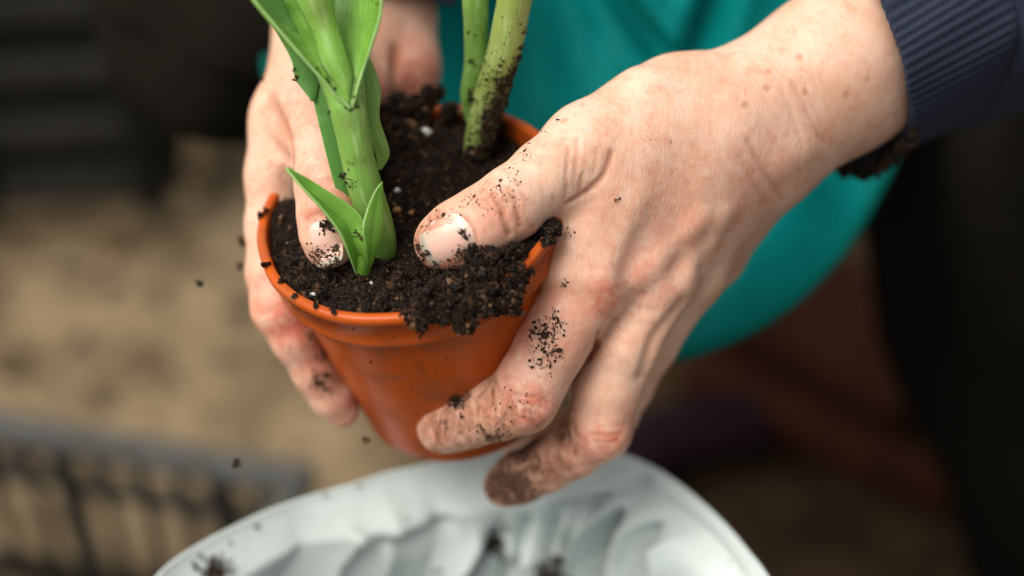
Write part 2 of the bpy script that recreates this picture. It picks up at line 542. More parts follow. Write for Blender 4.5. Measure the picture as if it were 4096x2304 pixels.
# ------------------------------------------------------------------ implicit modelling of bodies
class Body:
    def __init__(self, lo, hi, vox):
        self.lo, self.vox = np.asarray(lo, float), vox
        self.n = np.ceil((np.asarray(hi, float) - self.lo) / vox).astype(int) + 1
        self.D = np.full(self.n, 60.0, np.float32)

    def sub(self, lo, hi):
        a = np.clip(np.floor((lo - self.lo) / self.vox).astype(int), 0, self.n - 1)
        b = np.clip(np.ceil((hi - self.lo) / self.vox).astype(int) + 1, 1, self.n)
        if np.any(b <= a):
            return None, None
        sl = tuple(slice(i, j) for i, j in zip(a, b))
        ax = [((np.arange(i, j)) * self.vox + o).astype(np.float32) for i, j, o in zip(a, b, self.lo)]
        return sl, ax

    @staticmethod
    def cone(ax, a, b, ra, rb):
        X, Y, Z = ax[0][:, None, None] - a[0], ax[1][None, :, None] - a[1], ax[2][None, None, :] - a[2]
        d = (b - a).astype(np.float32)
        L2 = float(d @ d) + 1e-9
        t = np.clip((X * d[0] + Y * d[1] + Z * d[2]) / L2, 0, 1)
        q = (X - t * d[0]) ** 2 + (Y - t * d[1]) ** 2 + (Z - t * d[2]) ** 2
        return np.sqrt(q) - (ra + (rb - ra) * t)

    def group(self, prims, k):
        G = np.full(self.n, 60.0, np.float32)
        for a, ra, b, rb in prims:
            a, b = P(*a), P(*b)
            m = max(ra, rb) + k * 1.2 + 8
            sl, ax = self.sub(np.minimum(a, b) - m, np.maximum(a, b) + m)
            if sl is None:
                continue
            G[sl] = smin(G[sl], self.cone(ax, a, b, ra, rb), k)
        return G

    def displace(self, pts, width, depth, store=None):
        """groove (depth>0) or ridge (depth<0) along a 3-D polyline"""
        for a, b in zip(pts[:-1], pts[1:]):
            m = width * 3
            sl, ax = self.sub(np.minimum(a, b) - m, np.maximum(a, b) + m)
            if sl is None:
                continue
            q = self.cone(ax, a, b, 0, 0)
            g = np.exp(-(q / width) ** 2).astype(np.float32)
            if store is None:
                store = np.zeros(self.n, np.float32)
            new = np.maximum(store[sl], depth * g) if depth > 0 else np.minimum(store[sl], depth * g)
            self.D[sl] += new - store[sl]
            store[sl] = new

    def sample(self, p):
        q = np.clip((np.asarray(p, float).reshape(-1, 3) - self.lo) / self.vox, 0, self.n - 1.001)
        i = q.astype(int)
        f = q - i
        out = 0
        for dx in (0, 1):
            for dy in (0, 1):
                for dz in (0, 1):
                    wgt = (f[:, 0] if dx else 1 - f[:, 0]) * (f[:, 1] if dy else 1 - f[:, 1]) * (f[:, 2] if dz else 1 - f[:, 2])
                    out = out + wgt * self.D[i[:, 0] + dx, i[:, 1] + dy, i[:, 2] + dz]
        return out

    def on_surface(self, px, py, h0=45, h1=-110):
        h = np.arange(h0, h1, -0.4)
        f = (DIST - h) / DIST
        p = np.stack([(px - 2048) / PXMM * f, -(py - 1152) / PXMM * f, h], 1)
        s = self.sample(p)
        i = np.argmax(s < 0)
        return p[i] if s[i] < 0 else None

    def march(self, p, d, far=18):
        t = np.arange(0, far, 0.1)
        q = p + t[:, None] * d
        s = self.sample(q)
        i = np.argmax(s < 0)
        return q[i] if s[i] < 0 else None

    def mesh(self):
        D, n = self.D, self.n
        ins = D < 0
        c = np.zeros(n - 1, np.int8)
        for dx in (0, 1):
            for dy in (0, 1):
                for dz in (0, 1):
                    c += ins[dx:n[0] - 1 + dx, dy:n[1] - 1 + dy, dz:n[2] - 1 + dz]
        act = (c > 0) & (c < 8)
        ijk = np.argwhere(act)
        idx = np.full(n - 1, -1, np.int64)
        idx[act] = np.arange(len(ijk))
        acc = np.zeros((len(ijk), 3))
        cnt = np.zeros(len(ijk))
        cor = [np.array(x) for x in ((0, 0, 0), (1, 0, 0), (0, 1, 0), (0, 0, 1), (1, 1, 0), (1, 0, 1), (0, 1, 1), (1, 1, 1))]
        for a in cor:
            for b in cor:
                if (b - a).sum() == 1 and np.abs(b - a).sum() == 1:
                    ia, ib = ijk + a, ijk + b
                    va, vb = D[tuple(ia.T)], D[tuple(ib.T)]
                    x = (va < 0) != (vb < 0)
                    t = np.where(x, va / np.where(x, va - vb, 1), 0)[:, None]
                    acc += np.where(x[:, None], a + t * (b - a), 0)
                    cnt += x
        V = (ijk + acc / cnt[:, None]) * self.vox + self.lo
        F = []
        for axis in range(3):
            o1, o2 = [(1, 2), (2, 0), (0, 1)][axis]
            s0 = [slice(1, -1)] * 3
            s0[axis] = slice(0, n[axis] - 1)
            s1 = list(s0)
            s1[axis] = slice(1, n[axis])
            A, B = ins[tuple(s0)], ins[tuple(s1)]
            e = np.argwhere(A != B)
            if not len(e):
                continue
            flip = A[tuple(e.T)]
            base = e.copy()
            base[:, [o1, o2]] += 1
            def cell(d1, d2):
                q = base.copy()
                q[:, o1] -= d1
                q[:, o2] -= d2
                return idx[tuple(q.T)]
            quad = np.stack([cell(1, 1), cell(0, 1), cell(0, 0), cell(1, 0)], 1)
            quad[~flip] = quad[~flip][:, ::-1]
            F.append(quad)
        return V, np.vstack(F)


def smin(a, b, k):
    if k <= 0:
        return np.minimum(a, b)
    h = np.maximum(k - np.abs(a - b), 0) / k
    return np.minimum(a, b) - h * h * k * 0.25


def chain(pts):
    return [(pts[i][:3], pts[i][3], pts[i + 1][:3], pts[i + 1][3]) for i in range(len(pts) - 1)]


def soft_spots(V, spots, body=None):
    a = np.zeros(len(V))
    for px, py, h, r, s in spots:
        c = body.on_surface(px, py) if body is not None else None
        q = ((V - (P(px, py, h) if c is None else c)) ** 2).sum(1) / (r * r)
        a = np.maximum(a, s * np.exp(-q))
    return a


def build_nail(body, name, parent, centre_px, along, width, length, up_hint, bulge=0.5):
    c = body.on_surface(*centre_px)
    along = norm(along)
    g = np.array([body.sample(c + d)[0] - body.sample(c - d)[0] for d in np.eye(3) * 1.5])
    nrm = norm(g) if up_hint is None else norm(up_hint)
    nrm = norm(nrm - along * (nrm @ along))
    side = np.cross(along, nrm)
    n, m = 22, 16
    top, va, vr = [], [], []
    for i in range(n):
        t = i / (n - 1)
        y = (t - 0.5) * length
        # outline: rounded cuticle, nearly straight sides, gently rounded free edge
        wf = (1 - (1 - min(t / 0.42, 1)) ** 2.6) ** 0.5 * 0.94 + 0.06
        wf *= 1 - 0.20 * max(0, (t - 0.72) / 0.28) ** 2.2
        for j in range(m):
            s = 2 * j / (m - 1) - 1
            yy = y + (0.11 * length * (1 - s * s) if t > 0.8 else 0) * max(0, (t - 0.8) / 0.2)
            p = c + along * yy + side * s * wf * width / 2 + nrm * 9
            q = body.march(p, -nrm)
            if q is None:
                q = c + along * yy + side * s * wf * width / 2 - nrm * (s * s) * width * 0.25
            rim = min(1, (1 - abs(s)) / 0.16) * min(1, t / 0.14)
            top.append(q + nrm * (-0.35 + (bulge + 0.35) * rim ** 0.6))
            va.append(t)
            vr.append(max(abs(s) ** 6 * 0.62, 0.70 if t > 0.955 else 0, 0.62 * max(0, 1 - t / 0.10)))
    top = np.array(top)
    # even out the plate so that it reads as one curved nail
    G = top.reshape(n, m, 3)
    for _ in range(10):
        G[1:-1, 1:-1] = 0.5 * G[1:-1, 1:-1] + 0.125 * (G[:-2, 1:-1] + G[2:, 1:-1] + G[1:-1, :-2] + G[1:-1, 2:])
    bot = G.reshape(-1, 3) - nrm * 0.7
    V = np.vstack([G.reshape(-1, 3), bot])
    F = grid_faces(n, m)
    k = n * m
    faces = [tuple(f) for f in F] + [tuple(x + k for x in f[::-1]) for f in F]
    ring = [i * m for i in range(n)] + [(n - 1) * m + j for j in range(1, m)] + [i * m + m - 1 for i in range(n - 2, -1, -1)] + [j for j in range(m - 2, 0, -1)]
    for a, b in zip(ring, ring[1:] + ring[:1]):
        faces.append((a, b, b + k, a + k))
    o = mesh_obj(name, V, faces, NAIL, parent, attrs={'along': np.array(va + va), 'rim': np.array(vr + vr)})
    return o


# ------------------------------------------------------------------ crumbs
_t = (1 + 5 ** 0.5) / 2
ICO_V = np.array([(-1, _t, 0), (1, _t, 0), (-1, -_t, 0), (1, -_t, 0), (0, -1, _t), (0, 1, _t), (0, -1, -_t), (0, 1, -_t), (_t, 0, -1), (_t, 0, 1), (-_t, 0, -1), (-_t, 0, 1)]) / math.sqrt(1 + _t * _t)
ICO_F = np.array([(0, 11, 5), (0, 5, 1), (0, 1, 7), (0, 7, 10), (0, 10, 11), (1, 5, 9), (5, 11, 4), (11, 10, 2), (10, 7, 6), (7, 1, 8), (3, 9, 4), (3, 4, 2), (3, 2, 6), (3, 6, 8), (3, 8, 9), (4, 9, 5), (2, 4, 11), (6, 2, 10), (8, 6, 7), (9, 8, 1)])


def rand_rot(k):
    q = rng.normal(size=(k, 4))
    q /= np.linalg.norm(q, axis=1)[:, None]
    a, b, c, d = q.T
    return np.stack([np.stack([1 - 2 * (c * c + d * d), 2 * (b * c - a * d), 2 * (b * d + a * c)], 1),
                     np.stack([2 * (b * c + a * d), 1 - 2 * (b * b + d * d), 2 * (c * d - a * b)], 1),
                     np.stack([2 * (b * d - a * c), 2 * (c * d + a * b), 1 - 2 * (b * b + c * c)], 1)], 1)


class Crumbs:
    def __init__(self):
        self.V, self.F, self.T, self.k = [], [], [], 0

    def add(self, centres, sizes, stretch=0.45, tint=None):
        c = np.asarray(centres, float).reshape(-1, 3)
        k = len(c)
        if k == 0:
            return
        r = np.asarray(sizes, float).reshape(-1)
        v = ICO_V[None] * (1 + 0.38 * rng.normal(size=(k, 12, 1)).clip(-1.6, 1.8))
        sc = np.exp(stretch * rng.normal(size=(k, 1, 3)))
        v = v * sc * r[:, None, None]
        v = np.einsum('kij,kvj->kvi', rand_rot(k), v) + c[:, None]
        self.V.append(v.reshape(-1, 3))
        self.F.append((ICO_F[None] + (np.arange(k) * 12)[:, None, None] + self.k).reshape(-1, 3))
        t = rng.random(k) ** 1.2 if tint is None else np.full(k, tint)
        self.T.append(np.repeat(t, 12))
        self.k += 12 * k

    def fibres(self, centres, length, thick, tint=0.97):
        c = np.asarray(centres, float).reshape(-1, 3)
        k = len(c)
        v = ICO_V[None] * np.stack([length * (0.5 + rng.random(k)), thick * (0.6 + 0.8 * rng.random(k)), thick * np.ones(k)], 1)[:, None, :]
        v = v * (1 + 0.2 * rng.normal(size=(k, 12, 1)))
        v = np.einsum('kij,kvj->kvi', rand_rot(k), v) + c[:, None]
        self.V.append(v.reshape(-1, 3))
        self.F.append((ICO_F[None] + (np.arange(k) * 12)[:, None, None] + self.k).reshape(-1, 3))
        self.T.append(np.repeat(np.clip(tint + 0.05 * rng.normal(size=k), 0, 1), 12))
        self.k += 12 * k

    def clod(self, centre, radius, count, size, flat=None):
        """a loose lump: crumbs packed in a few touching sub-lumps"""
        centre = np.asarray(centre, float)
        sub = centre + rng.normal(size=(5, 3)).clip(-1.5, 1.5) * radius * 0.42
        p = sub[rng.integers(0, 5, count)] + rng.normal(size=(count, 3)).clip(-1.7, 1.7) * radius * 0.33
        if flat is not None:
            nv = norm(flat)
            dd = (p - centre) @ nv
            p = p - nv * (dd * 0.6)[:, None]
        self.add(p, size * np.exp(0.4 * rng.normal(size=count)))

    def build(self, name, parent=None):
        return mesh_obj(name, np.vstack(self.V), np.vstack(self.F), SOIL, parent, smooth=False, attrs={'tint': np.concatenate(self.T)})


# ------------------------------------------------------------------ ground and background
def build_ground():
    n = 120
    xs = np.concatenate([[-400, -40, -8, -3], np.linspace(-1.6, 1.6, n), [3, 8, 40, 400]])
    ys = np.concatenate([[-400, -40, -8, -3], np.linspace(-1.2, 2.4, n), [4, 8, 40, 400]])
    X, Y = np.meshgrid(xs, ys, indexing='ij')
    p = np.stack([X.ravel(), Y.ravel(), np.zeros(X.size)], 1)
    near = np.exp(-((p[:, 0] / 2.2) ** 2 + ((p[:, 1] - 0.5) / 2.4) ** 2))
    p[:, 2] = near * (0.014 * vnoise(p, 0.30) + 0.008 * vnoise(p + 5, 0.11)) - 0.012
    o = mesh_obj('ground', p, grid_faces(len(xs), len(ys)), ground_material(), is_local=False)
    tag(o, 'sandy brown ground with earth to the right darkened by painted shade', None, None, 'structure')


build_ground()


def box_part(name, centre, half, rot, mat, parent, bev=0.004):
    """bevelled box in world metres; rot = 3x3 numpy"""
    hx, hy, hz = half
    b = min(bev, min(half) * 0.45)
    v, f = [], []
    for sx in (-1, 1):
        for sy in (-1, 1):
            for sz in (-1, 1):
                v += [(sx * (hx - b), sy * (hy - b), sz * hz), (sx * (hx - b), sy * hy, sz * (hz - b)), (sx * hx, sy * (hy - b), sz * (hz - b))]
    v = np.array(v) @ rot.T + np.asarray(centre)
    import bmesh
    bm = bmesh.new()
    for q in v:
        bm.verts.new(q)
    bmesh.ops.convex_hull(bm, input=bm.verts[:])
    me = bpy.data.meshes.new(name)
    bm.to_mesh(me)
    bm.free()
    me.materials.append(mat)
    o = bpy.data.objects.new(name, me)
    COL.objects.link(o)
    if parent:
        o.parent = parent
        o.matrix_parent_inverse = parent.matrix_world.inverted()
    return o


def rotz(a):
    c, s = math.cos(a), math.sin(a)
    return np.array([[c, -s, 0], [s, c, 0], [0, 0, 1.0]])


def build_crates():
    # low grey slatted crate, lower left; its near top rail runs from the picture's left edge to a rounded corner
    H = 0.15
    A, B = px_ground(-420, 1610, H), px_ground(1190, 1890, H)
    ux = norm(B - A)
    L = np.linalg.norm(B - A)
    uy = np.array([-ux[1], ux[0], 0])
    W = 0.24
    root = empty('slatted_crate', ((A + B) / 2 - np.array([0, 0, H])) - uy * W / 2)
    tag(root, 'grey plastic slatted crate standing on the ground left of the white sack', 'crate')
    rot = np.stack([ux, uy, [0, 0, 1]], 1)
    c0 = (A + B) / 2
    for off in (0.0, -W):
        box_part('top_rail', c0 + uy * off - [0, 0, 0.006], (L / 2 + 0.008, 0.008, 0.008), rot, CRATE_G, root, 0.005)
        inw = uy * 0.005 * (1 if off == 0 else -1)
        box_part('middle_rail', c0 + uy * off - [0, 0, 0.050] + inw, (L / 2, 0.003, 0.006), rot, CRATE_G, root)
        box_part('base_rail', c0 + uy * off - [0, 0, 0.138] + inw, (L / 2, 0.003, 0.010), rot, CRATE_D, root)
        k = int(L / 0.020)
        for i in range(k + 1):
            q = A + ux * (L * i / k) + uy * off - [0, 0, 0.078]
            box_part('slat', q, (0.0036 if i % 4 else 0.0075, 0.0022, 0.064), rot, CRATE_D, root, 0.001)
    box_part('base_panel', c0 - uy * W / 2 - [0, 0, 0.143], (L / 2 - 0.004, W / 2 - 0.009, 0.003), rot, CRATE_D, root)
    for e in (A, B):
        box_part('end_rail', e - uy * W / 2 - [0, 0, 0.006], (0.008, W / 2 - 0.010, 0.008), rot, CRATE_G, root, 0.005)
        k = 9
        for i in range(1, k):
            q = e - uy * (W * i / k) - [0, 0, 0.074]
            box_part('slat', q, (0.0022, 0.0036, 0.064), rot, CRATE_D, root, 0.001)
    # dark crate, upper left
    G = px_ground(735, 850, 0.0)
    root2 = empty('black_crate', (G[0] - 0.25, G[1] + 0.15, 0))
    tag(root2, 'black plastic ribbed crate standing on the ground behind the sandy patch', 'crate')
    a = math.radians(4)
    rot = rotz(a)
    ux, uy = rot[:, 0], rot[:, 1]
    L2, W2, H2 = 0.52, 0.34, 0.30
    c = G - ux * L2 / 2
    box_part('front_panel', c + [0, 0, H2 / 2] + uy * 0.010, (L2 / 2 - 0.006, 0.006, H2 / 2 - 0.004), rot, CRATE_B, root2)
    box_part('rear_panel', c + [0, 0, H2 / 2] + uy * (W2 - 0.01), (L2 / 2 - 0.006, 0.006, H2 / 2 - 0.004), rot, CRATE_B, root2)
    for s in (-1, 1):
        box_part('side_panel', c + ux * s * (L2 / 2 - 0.004) + uy * W2 / 2 + [0, 0, H2 / 2], (0.004, W2 / 2 - 0.02, H2 / 2 - 0.004), rot, CRATE_B, root2)
    for z in np.linspace(0.03, H2 - 0.02, 6):
        box_part('rib', c + [0, 0, z], (L2 / 2, 0.006, 0.012), rot, CRATE_D, root2)
    for x in np.linspace(-L2 / 2 + 0.02, L2 / 2 - 0.02, 5):
        box_part('post', c + ux * x + [0, 0, H2 / 2] - uy * 0.008, (0.010, 0.004, H2 / 2 - 0.006), rot, CRATE_B, root2)
    # timber battens on the ground at the right
    for (p0, p1, wd, z, lab) in (((2900, 960), (3760, 1500), 0.045, 0.05, 'red brown timber batten lying behind the teal apron, upper of two'),
                                 ((2760, 1420), (3860, 1930), 0.014, 0.03, 'red brown timber batten on the ground, ending beside the black trouser leg')):
        a_, b_ = px_ground(*p0, z), px_ground(*p1, z)
        ux = norm(b_ - a_)
        uy = np.array([-ux[1], ux[0], 0])
        o = box_part('timber_batten', (a_ + b_) / 2 - [0, 0, z / 2], (np.linalg.norm(b_ - a_) / 2, wd, z / 2), np.stack([ux, uy, [0, 0, 1]], 1), WOOD, None)
        tag(o, lab, 'batten', 'timber battens on the ground')
    a_, b_ = px_ground(2380, 1960, 0.02), px_ground(3010, 1680, 0.02)
    ux = norm(b_ - a_)
    uy = np.array([-ux[1], ux[0], 0])
    n, m = 30, 12
    t = np.linspace(0, 1, n)
    sp = a_ + (b_ - a_) * t[:, None] + uy * (0.015 * np.sin(t * 3.1))[:, None]
    V = []
    for i in range(n):
        for j in range(m):
            q = 2 * math.pi * j / m
            V.append(sp[i] + uy * 0.022 * math.cos(q) + np.array([0, 0, 1]) * (0.018 * math.sin(q) - 0.004))
    o = mesh_obj('plastic_strip', V, grid_faces(n, m, close_m=True), PURPLE, is_local=False)
    tag(o, 'dull purple plastic strip lying on the dark ground behind the white sack', 'strip')


build_crates()


def build_litter():
    C = Crumbs()
    k = 1500
    x = rng.uniform(-0.75, 0.75, k)
    y = rng.uniform(0.10, 1.3, k)
    p = np.stack([x, y, np.full(k, -0.008)], 1)
    dens = vnoise(p, 0.16)
    keep = dens + 0.6 * rng.random(k) > 0.45
    p = p[keep]
    v0 = sum(len(a) for a in C.V)
    C.add(p, 0.0048 * np.exp(0.5 * rng.normal(size=len(p))), 0.5)
    V = C.V[0]
    cz = np.repeat(p, 12, 0)
    V[:, 2] = cz[:, 2] + (V[:, 2] - cz[:, 2]) * 0.35
    o = mesh_obj('ground_litter', V, C.F[0], SOIL, None, False, False, {'tint': np.repeat(0.55 + 0.4 * rng.random(len(p)), 12)})
    tag(o, 'scattered brown bits of bark and earth lying on the ground', 'litter', None, 'stuff')


build_litter()

# ------------------------------------------------------------------ the pot
POT_C = P(1645, 821, 0)
POT_N = norm([-0.169, 0.702, 0.692])
POT_U = norm(np.cross(POT_N, [0, 0, 1.0]))
POT_U = POT_U if POT_U[0] > 0 else -POT_U
POT_V = np.cross(POT_N, POT_U)          # points to the back of the pot, up the picture
if POT_V[1] < 0:
    POT_V = -POT_V
POT_R = 48.7


def pot_pt(u, v, z):
    return POT_C + np.multiply.outer(u, POT_U) + np.multiply.outer(v, POT_V) + np.multiply.outer(z, POT_N)


def plane_h(px, py, off):
    """depth h at which the sight line through (px,py) crosses the plane 'off' mm above the rim"""
    a, b = P(px, py, 0), P(px, py, 50)
    fa, fb = (a - POT_C) @ POT_N - off, (b - POT_C) @ POT_N - off
    return 50 * fa / (fa - fb)


def revolve(prof, n=128, wob=None):
    V = []
    for r, z in prof:
        for j in range(n):
            a = 2 * math.pi * j / n
            dr = 0 if wob is None else wob(a, z)
            V.append(pot_pt((r + dr) * math.cos(a), (r + dr) * math.sin(a), z))
    return np.array(V), grid_faces(len(prof), n, close_m=True)


def build_pot():
    root = empty('plant_pot', world(POT_C - POT_N * 84)[0])
    tag(root, 'orange plastic plant pot full of soil held between two hands', 'pot')
    wob = lambda a, z: 0.25 * math.sin(2 * a + 0.6) + 0.18 * math.sin(5 * a + 1) + 0.10 * math.sin(11 * a)
    rim = [(45.0, -14.0), (45.6, -2.0), (45.8, -0.5), (46.2, 0.05), (47.2, 0.25), (48.1, 0.15), (48.7, -0.3), (49.0, -1.0), (49.0, -2.4), (48.6, -3.1), (47.9, -3.4), (47.1, -11.6), (47.3, -12.6), (47.1, -13.6), (46.4, -14.0), (43.0, -14.0)]
    V, F = revolve(rim, 160, wob)
    mesh_obj('rim', V, F, POT, root)
    body = [(44.0, -12.0), (43.9, -13.2), (43.2, -18), (39.9, -42), (36.6, -64), (34.6, -78), (34.1, -82.6), (33.2, -84), (31.0, -84), (30.2, -82.5), (16, -82.3), (0.3, -82.3)]
    V, F = revolve(body, 128, lambda a, z: 0.2 * math.sin(2 * a + 0.6))
    mesh_obj('body', V, F, POT, root)
    inner = [(44.2, -13.5), (42.2, -20), (37.5, -45), (31.9, -79), (0.3, -80.5)]
    V, F = revolve(inner, 96)
    mesh_obj('inner_wall', V, F[:, ::-1], POT, root)
    return root


pot = build_pot()


# ------------------------------------------------------------------ hands
person = empty('person', (0.05, 0.45, 0.0))
tag(person, 'person in navy sweater and teal apron holding the orange pot with soiled hands', 'person')


def hand_right_of_picture():
    lo = P(1600, 2100, -100)
    hi = P(3980, -160, 40)
    lo = np.array([min(lo[0], hi[0]) - 4, min(lo[1], hi[1]) - 8, -104])
    hi = np.array([P(3980, 0, -60)[0] + 6, P(0, -330, -60)[1], 42])
    B = Body(lo, hi, 0.70)
    palm = [
        # forearm: radial and ulnar masses
        ((2915, 425, -9), 16.5, (3330, 235, -20), 19.5), ((3330, 235, -20), 19.5, (3980, -130, -42), 24),
        ((3085, 615, -20), 15.5, (3390, 350, -32), 18.0), ((3390, 350, -32), 18.0, (4000, 0, -52), 24),
        ((3000, 510, -14), 17, (3350, 290, -24), 20),
        ((2900, 480, -16), 16, (2700, 640, -14), 16),
        # metacarpals
        ((2800, 520, -6), 14, (2400, 1110, -1), 12.0),
        ((2880, 560, -8), 14, (2630, 1110, -10), 11.5),
        ((2960, 610, -16), 14, (2760, 1080, -23), 10.8),
        ((3040, 670, -26), 13, (2840, 1010, -39), 10.5),
        # thumb metacarpal and the web to the index finger
        ((2665, 395, -5), 12.0, (2350, 590, 6), 12.6),
        ((2760, 470, -8), 15, (2480, 760, -4), 13.5),
        ((2480, 740, 0), 12, (2340, 900, 3), 9.5),
        ((2340, 890, 3), 9.5, (2290, 1080, 5), 9.5),
        ((2580, 520, 0), 12.5, (2420, 690, 5), 11.0),
        # palm side
        ((2700, 760, -26), 15, (2480, 1050, -26), 12), ((2860, 800, -38), 14, (2680, 1050, -40), 11),
    ]
    G0 = B.group(palm, 11)
    fingers = [
        ([(2350, 590, 6, 12.4), (2190, 700, 14, 10.8), (2048, 812, 19, 10.5), (1930, 890, 20, 10.4), (1830, 940, 18.5, 9.9), (1772, 968, 16.5, 8.7)], 7),
        ([(2390, 1110, -1, 12.2), (2270, 1270, 2, 11.2), (2200, 1390, 3, 10.6), (2130, 1520, 2, 10.3), (2090, 1595, 0, 10.5), (1990, 1635, -6, 9.6), (1880, 1668, -12, 9.2), (1800, 1695, -17, 8.8), (1768, 1714, -20, 7.8)], 4),
        ([(2630, 1120, -8, 11.5), (2500, 1380, -9, 10.6), (2430, 1560, -12, 10.2), (2395, 1715, -16, 10.2), (2300, 1795, -23, 8.9), (2190, 1858, -30, 8.6), (2080, 1910, -36, 8.3), (2020, 1942, -40, 7.2)], 4),
        ([(2760, 1090, -23, 10.8), (2590, 1370, -32, 9.6), (2500, 1540, -40, 9.0), (2440, 1650, -46, 9.0), (2310, 1730, -58, 8.2), (2180, 1765, -66, 7.8), (2080, 1785, -71, 6.6)], 6),
        ([(2840, 1020, -39, 10.2), (2680, 1230, -53, 8.8), (2590, 1370, -64, 8.2), (2540, 1440, -70, 8.2), (2440, 1520, -80, 7.2), (2350, 1570, -87, 6.3)], 6),
    ]
    D = None
    for pts, k in fingers:
        Fg = smin(B.group(chain(pts), 3.0), G0, k)
        D = Fg if D is None else smin(D, Fg, 0.7)
    B.D = D
    line = lambda pts, n=8: [q for q in (B.on_surface(x, y) for x, y in spline(pts, n)) if q is not None]
    # knuckles, tendons
    for pts, wd, dp in (
        ([(2800, 880), (2680, 1010), (2560, 1110)], 4.2, -1.5), ([(2560, 800), (2480, 980), (2420, 1130)], 4.5, -1.0),
        ([(2900, 860), (2830, 980), (2770, 1080)], 4.0, -1.1),
        ([(2405, 1150), (2440, 1190)], 6.5, -0.7), ([(2620, 1140), (2640, 1170)], 6.5, -0.7), ([(2760, 1100), (2770, 1130)], 5.5, -0.6),
        ([(2545, 300), (2600, 320)], 6, -2.0), ([(2330, 560), (2360, 600)], 6.5, -0.3),
        ([(3160, 640), (3210, 610)], 7, -1.3),
        ([(2130, 1610), (2170, 1650)], 4.5, -1.5), ([(2440, 1730), (2470, 1755)], 4.5, -1.4), ([(2195, 1640), (2120, 1690)], 4, -0.8),
    ):
        B.displace(np.array(line(pts, 6)), wd, dp)
    for pts, wd, dp in (
        ([(2560, 960), (2500, 1080), (2530, 1200), (2450, 1330)], 4.5, 0.6),
        ([(2720, 1220), (2660, 1300), (2610, 1370), (2570, 1500)], 2.4, 1.4),
        ([(2720, 1000), (2700, 1100)], 4, 0.9), ([(2840, 960), (2810, 1060)], 3.5, 0.8),
    ):
        B.displace(np.array(line(pts, 7)), wd, dp)
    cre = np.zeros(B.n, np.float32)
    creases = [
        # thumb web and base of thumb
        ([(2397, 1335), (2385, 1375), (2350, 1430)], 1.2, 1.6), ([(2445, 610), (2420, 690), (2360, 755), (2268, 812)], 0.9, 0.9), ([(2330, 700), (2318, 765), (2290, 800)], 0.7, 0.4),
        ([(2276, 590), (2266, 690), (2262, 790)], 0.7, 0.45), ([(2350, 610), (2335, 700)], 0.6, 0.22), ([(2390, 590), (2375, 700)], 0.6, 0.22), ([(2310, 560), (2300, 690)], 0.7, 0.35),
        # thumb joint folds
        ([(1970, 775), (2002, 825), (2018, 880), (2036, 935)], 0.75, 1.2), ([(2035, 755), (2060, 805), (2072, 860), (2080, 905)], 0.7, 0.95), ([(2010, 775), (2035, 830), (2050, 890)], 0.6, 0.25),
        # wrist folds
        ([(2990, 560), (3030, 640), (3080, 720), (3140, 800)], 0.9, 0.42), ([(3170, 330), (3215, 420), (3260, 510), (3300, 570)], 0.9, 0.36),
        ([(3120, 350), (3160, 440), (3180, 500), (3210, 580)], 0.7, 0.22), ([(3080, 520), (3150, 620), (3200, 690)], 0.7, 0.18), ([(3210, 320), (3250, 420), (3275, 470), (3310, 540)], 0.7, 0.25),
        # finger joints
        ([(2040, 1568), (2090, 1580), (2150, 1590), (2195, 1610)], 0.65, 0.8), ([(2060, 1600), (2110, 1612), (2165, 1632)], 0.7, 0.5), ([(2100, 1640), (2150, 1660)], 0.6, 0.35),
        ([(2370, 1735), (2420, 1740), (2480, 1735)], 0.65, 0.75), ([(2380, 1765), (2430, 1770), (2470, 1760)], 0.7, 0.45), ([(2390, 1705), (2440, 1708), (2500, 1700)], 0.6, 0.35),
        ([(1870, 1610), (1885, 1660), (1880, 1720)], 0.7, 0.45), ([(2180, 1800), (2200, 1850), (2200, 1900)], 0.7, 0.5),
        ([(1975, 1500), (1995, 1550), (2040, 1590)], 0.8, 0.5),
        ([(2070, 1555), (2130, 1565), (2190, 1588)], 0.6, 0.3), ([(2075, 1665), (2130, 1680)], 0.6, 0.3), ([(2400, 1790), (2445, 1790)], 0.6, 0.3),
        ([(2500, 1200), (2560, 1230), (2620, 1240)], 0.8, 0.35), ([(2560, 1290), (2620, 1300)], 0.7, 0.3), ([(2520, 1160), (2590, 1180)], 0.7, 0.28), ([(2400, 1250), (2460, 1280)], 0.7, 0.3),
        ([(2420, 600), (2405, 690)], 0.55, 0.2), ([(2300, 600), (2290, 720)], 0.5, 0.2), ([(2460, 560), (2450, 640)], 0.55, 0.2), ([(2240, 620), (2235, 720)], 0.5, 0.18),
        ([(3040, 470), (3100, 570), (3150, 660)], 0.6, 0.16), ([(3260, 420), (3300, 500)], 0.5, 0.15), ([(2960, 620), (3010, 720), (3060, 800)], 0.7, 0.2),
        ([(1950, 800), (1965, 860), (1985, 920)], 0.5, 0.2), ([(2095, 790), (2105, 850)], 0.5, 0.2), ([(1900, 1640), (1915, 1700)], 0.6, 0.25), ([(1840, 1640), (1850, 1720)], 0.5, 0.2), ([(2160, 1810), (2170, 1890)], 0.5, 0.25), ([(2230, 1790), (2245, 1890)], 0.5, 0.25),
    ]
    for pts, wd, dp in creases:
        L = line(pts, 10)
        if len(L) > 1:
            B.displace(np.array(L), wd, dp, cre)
    # nail bed of the thumb: fold around the plate
    tdir = P(1772, 968, 16.5) - P(1930, 890, 20)
    ring = []
    for a in np.linspace(math.radians(-100), math.radians(100), 15):
        ex = np.array([0.80, -0.60])     # back along the thumb in the picture
        ey = np.array([0.60, 0.80])
        q = np.array([1800, 958]) + ex * 98 * math.cos(a) + ey * 100 * math.sin(a)
        s = B.on_surface(*q)
        if s is not None:
            ring.append(s)
    B.displace(np.array(ring), 0.8, 0.9, cre)
    V, F = B.mesh()
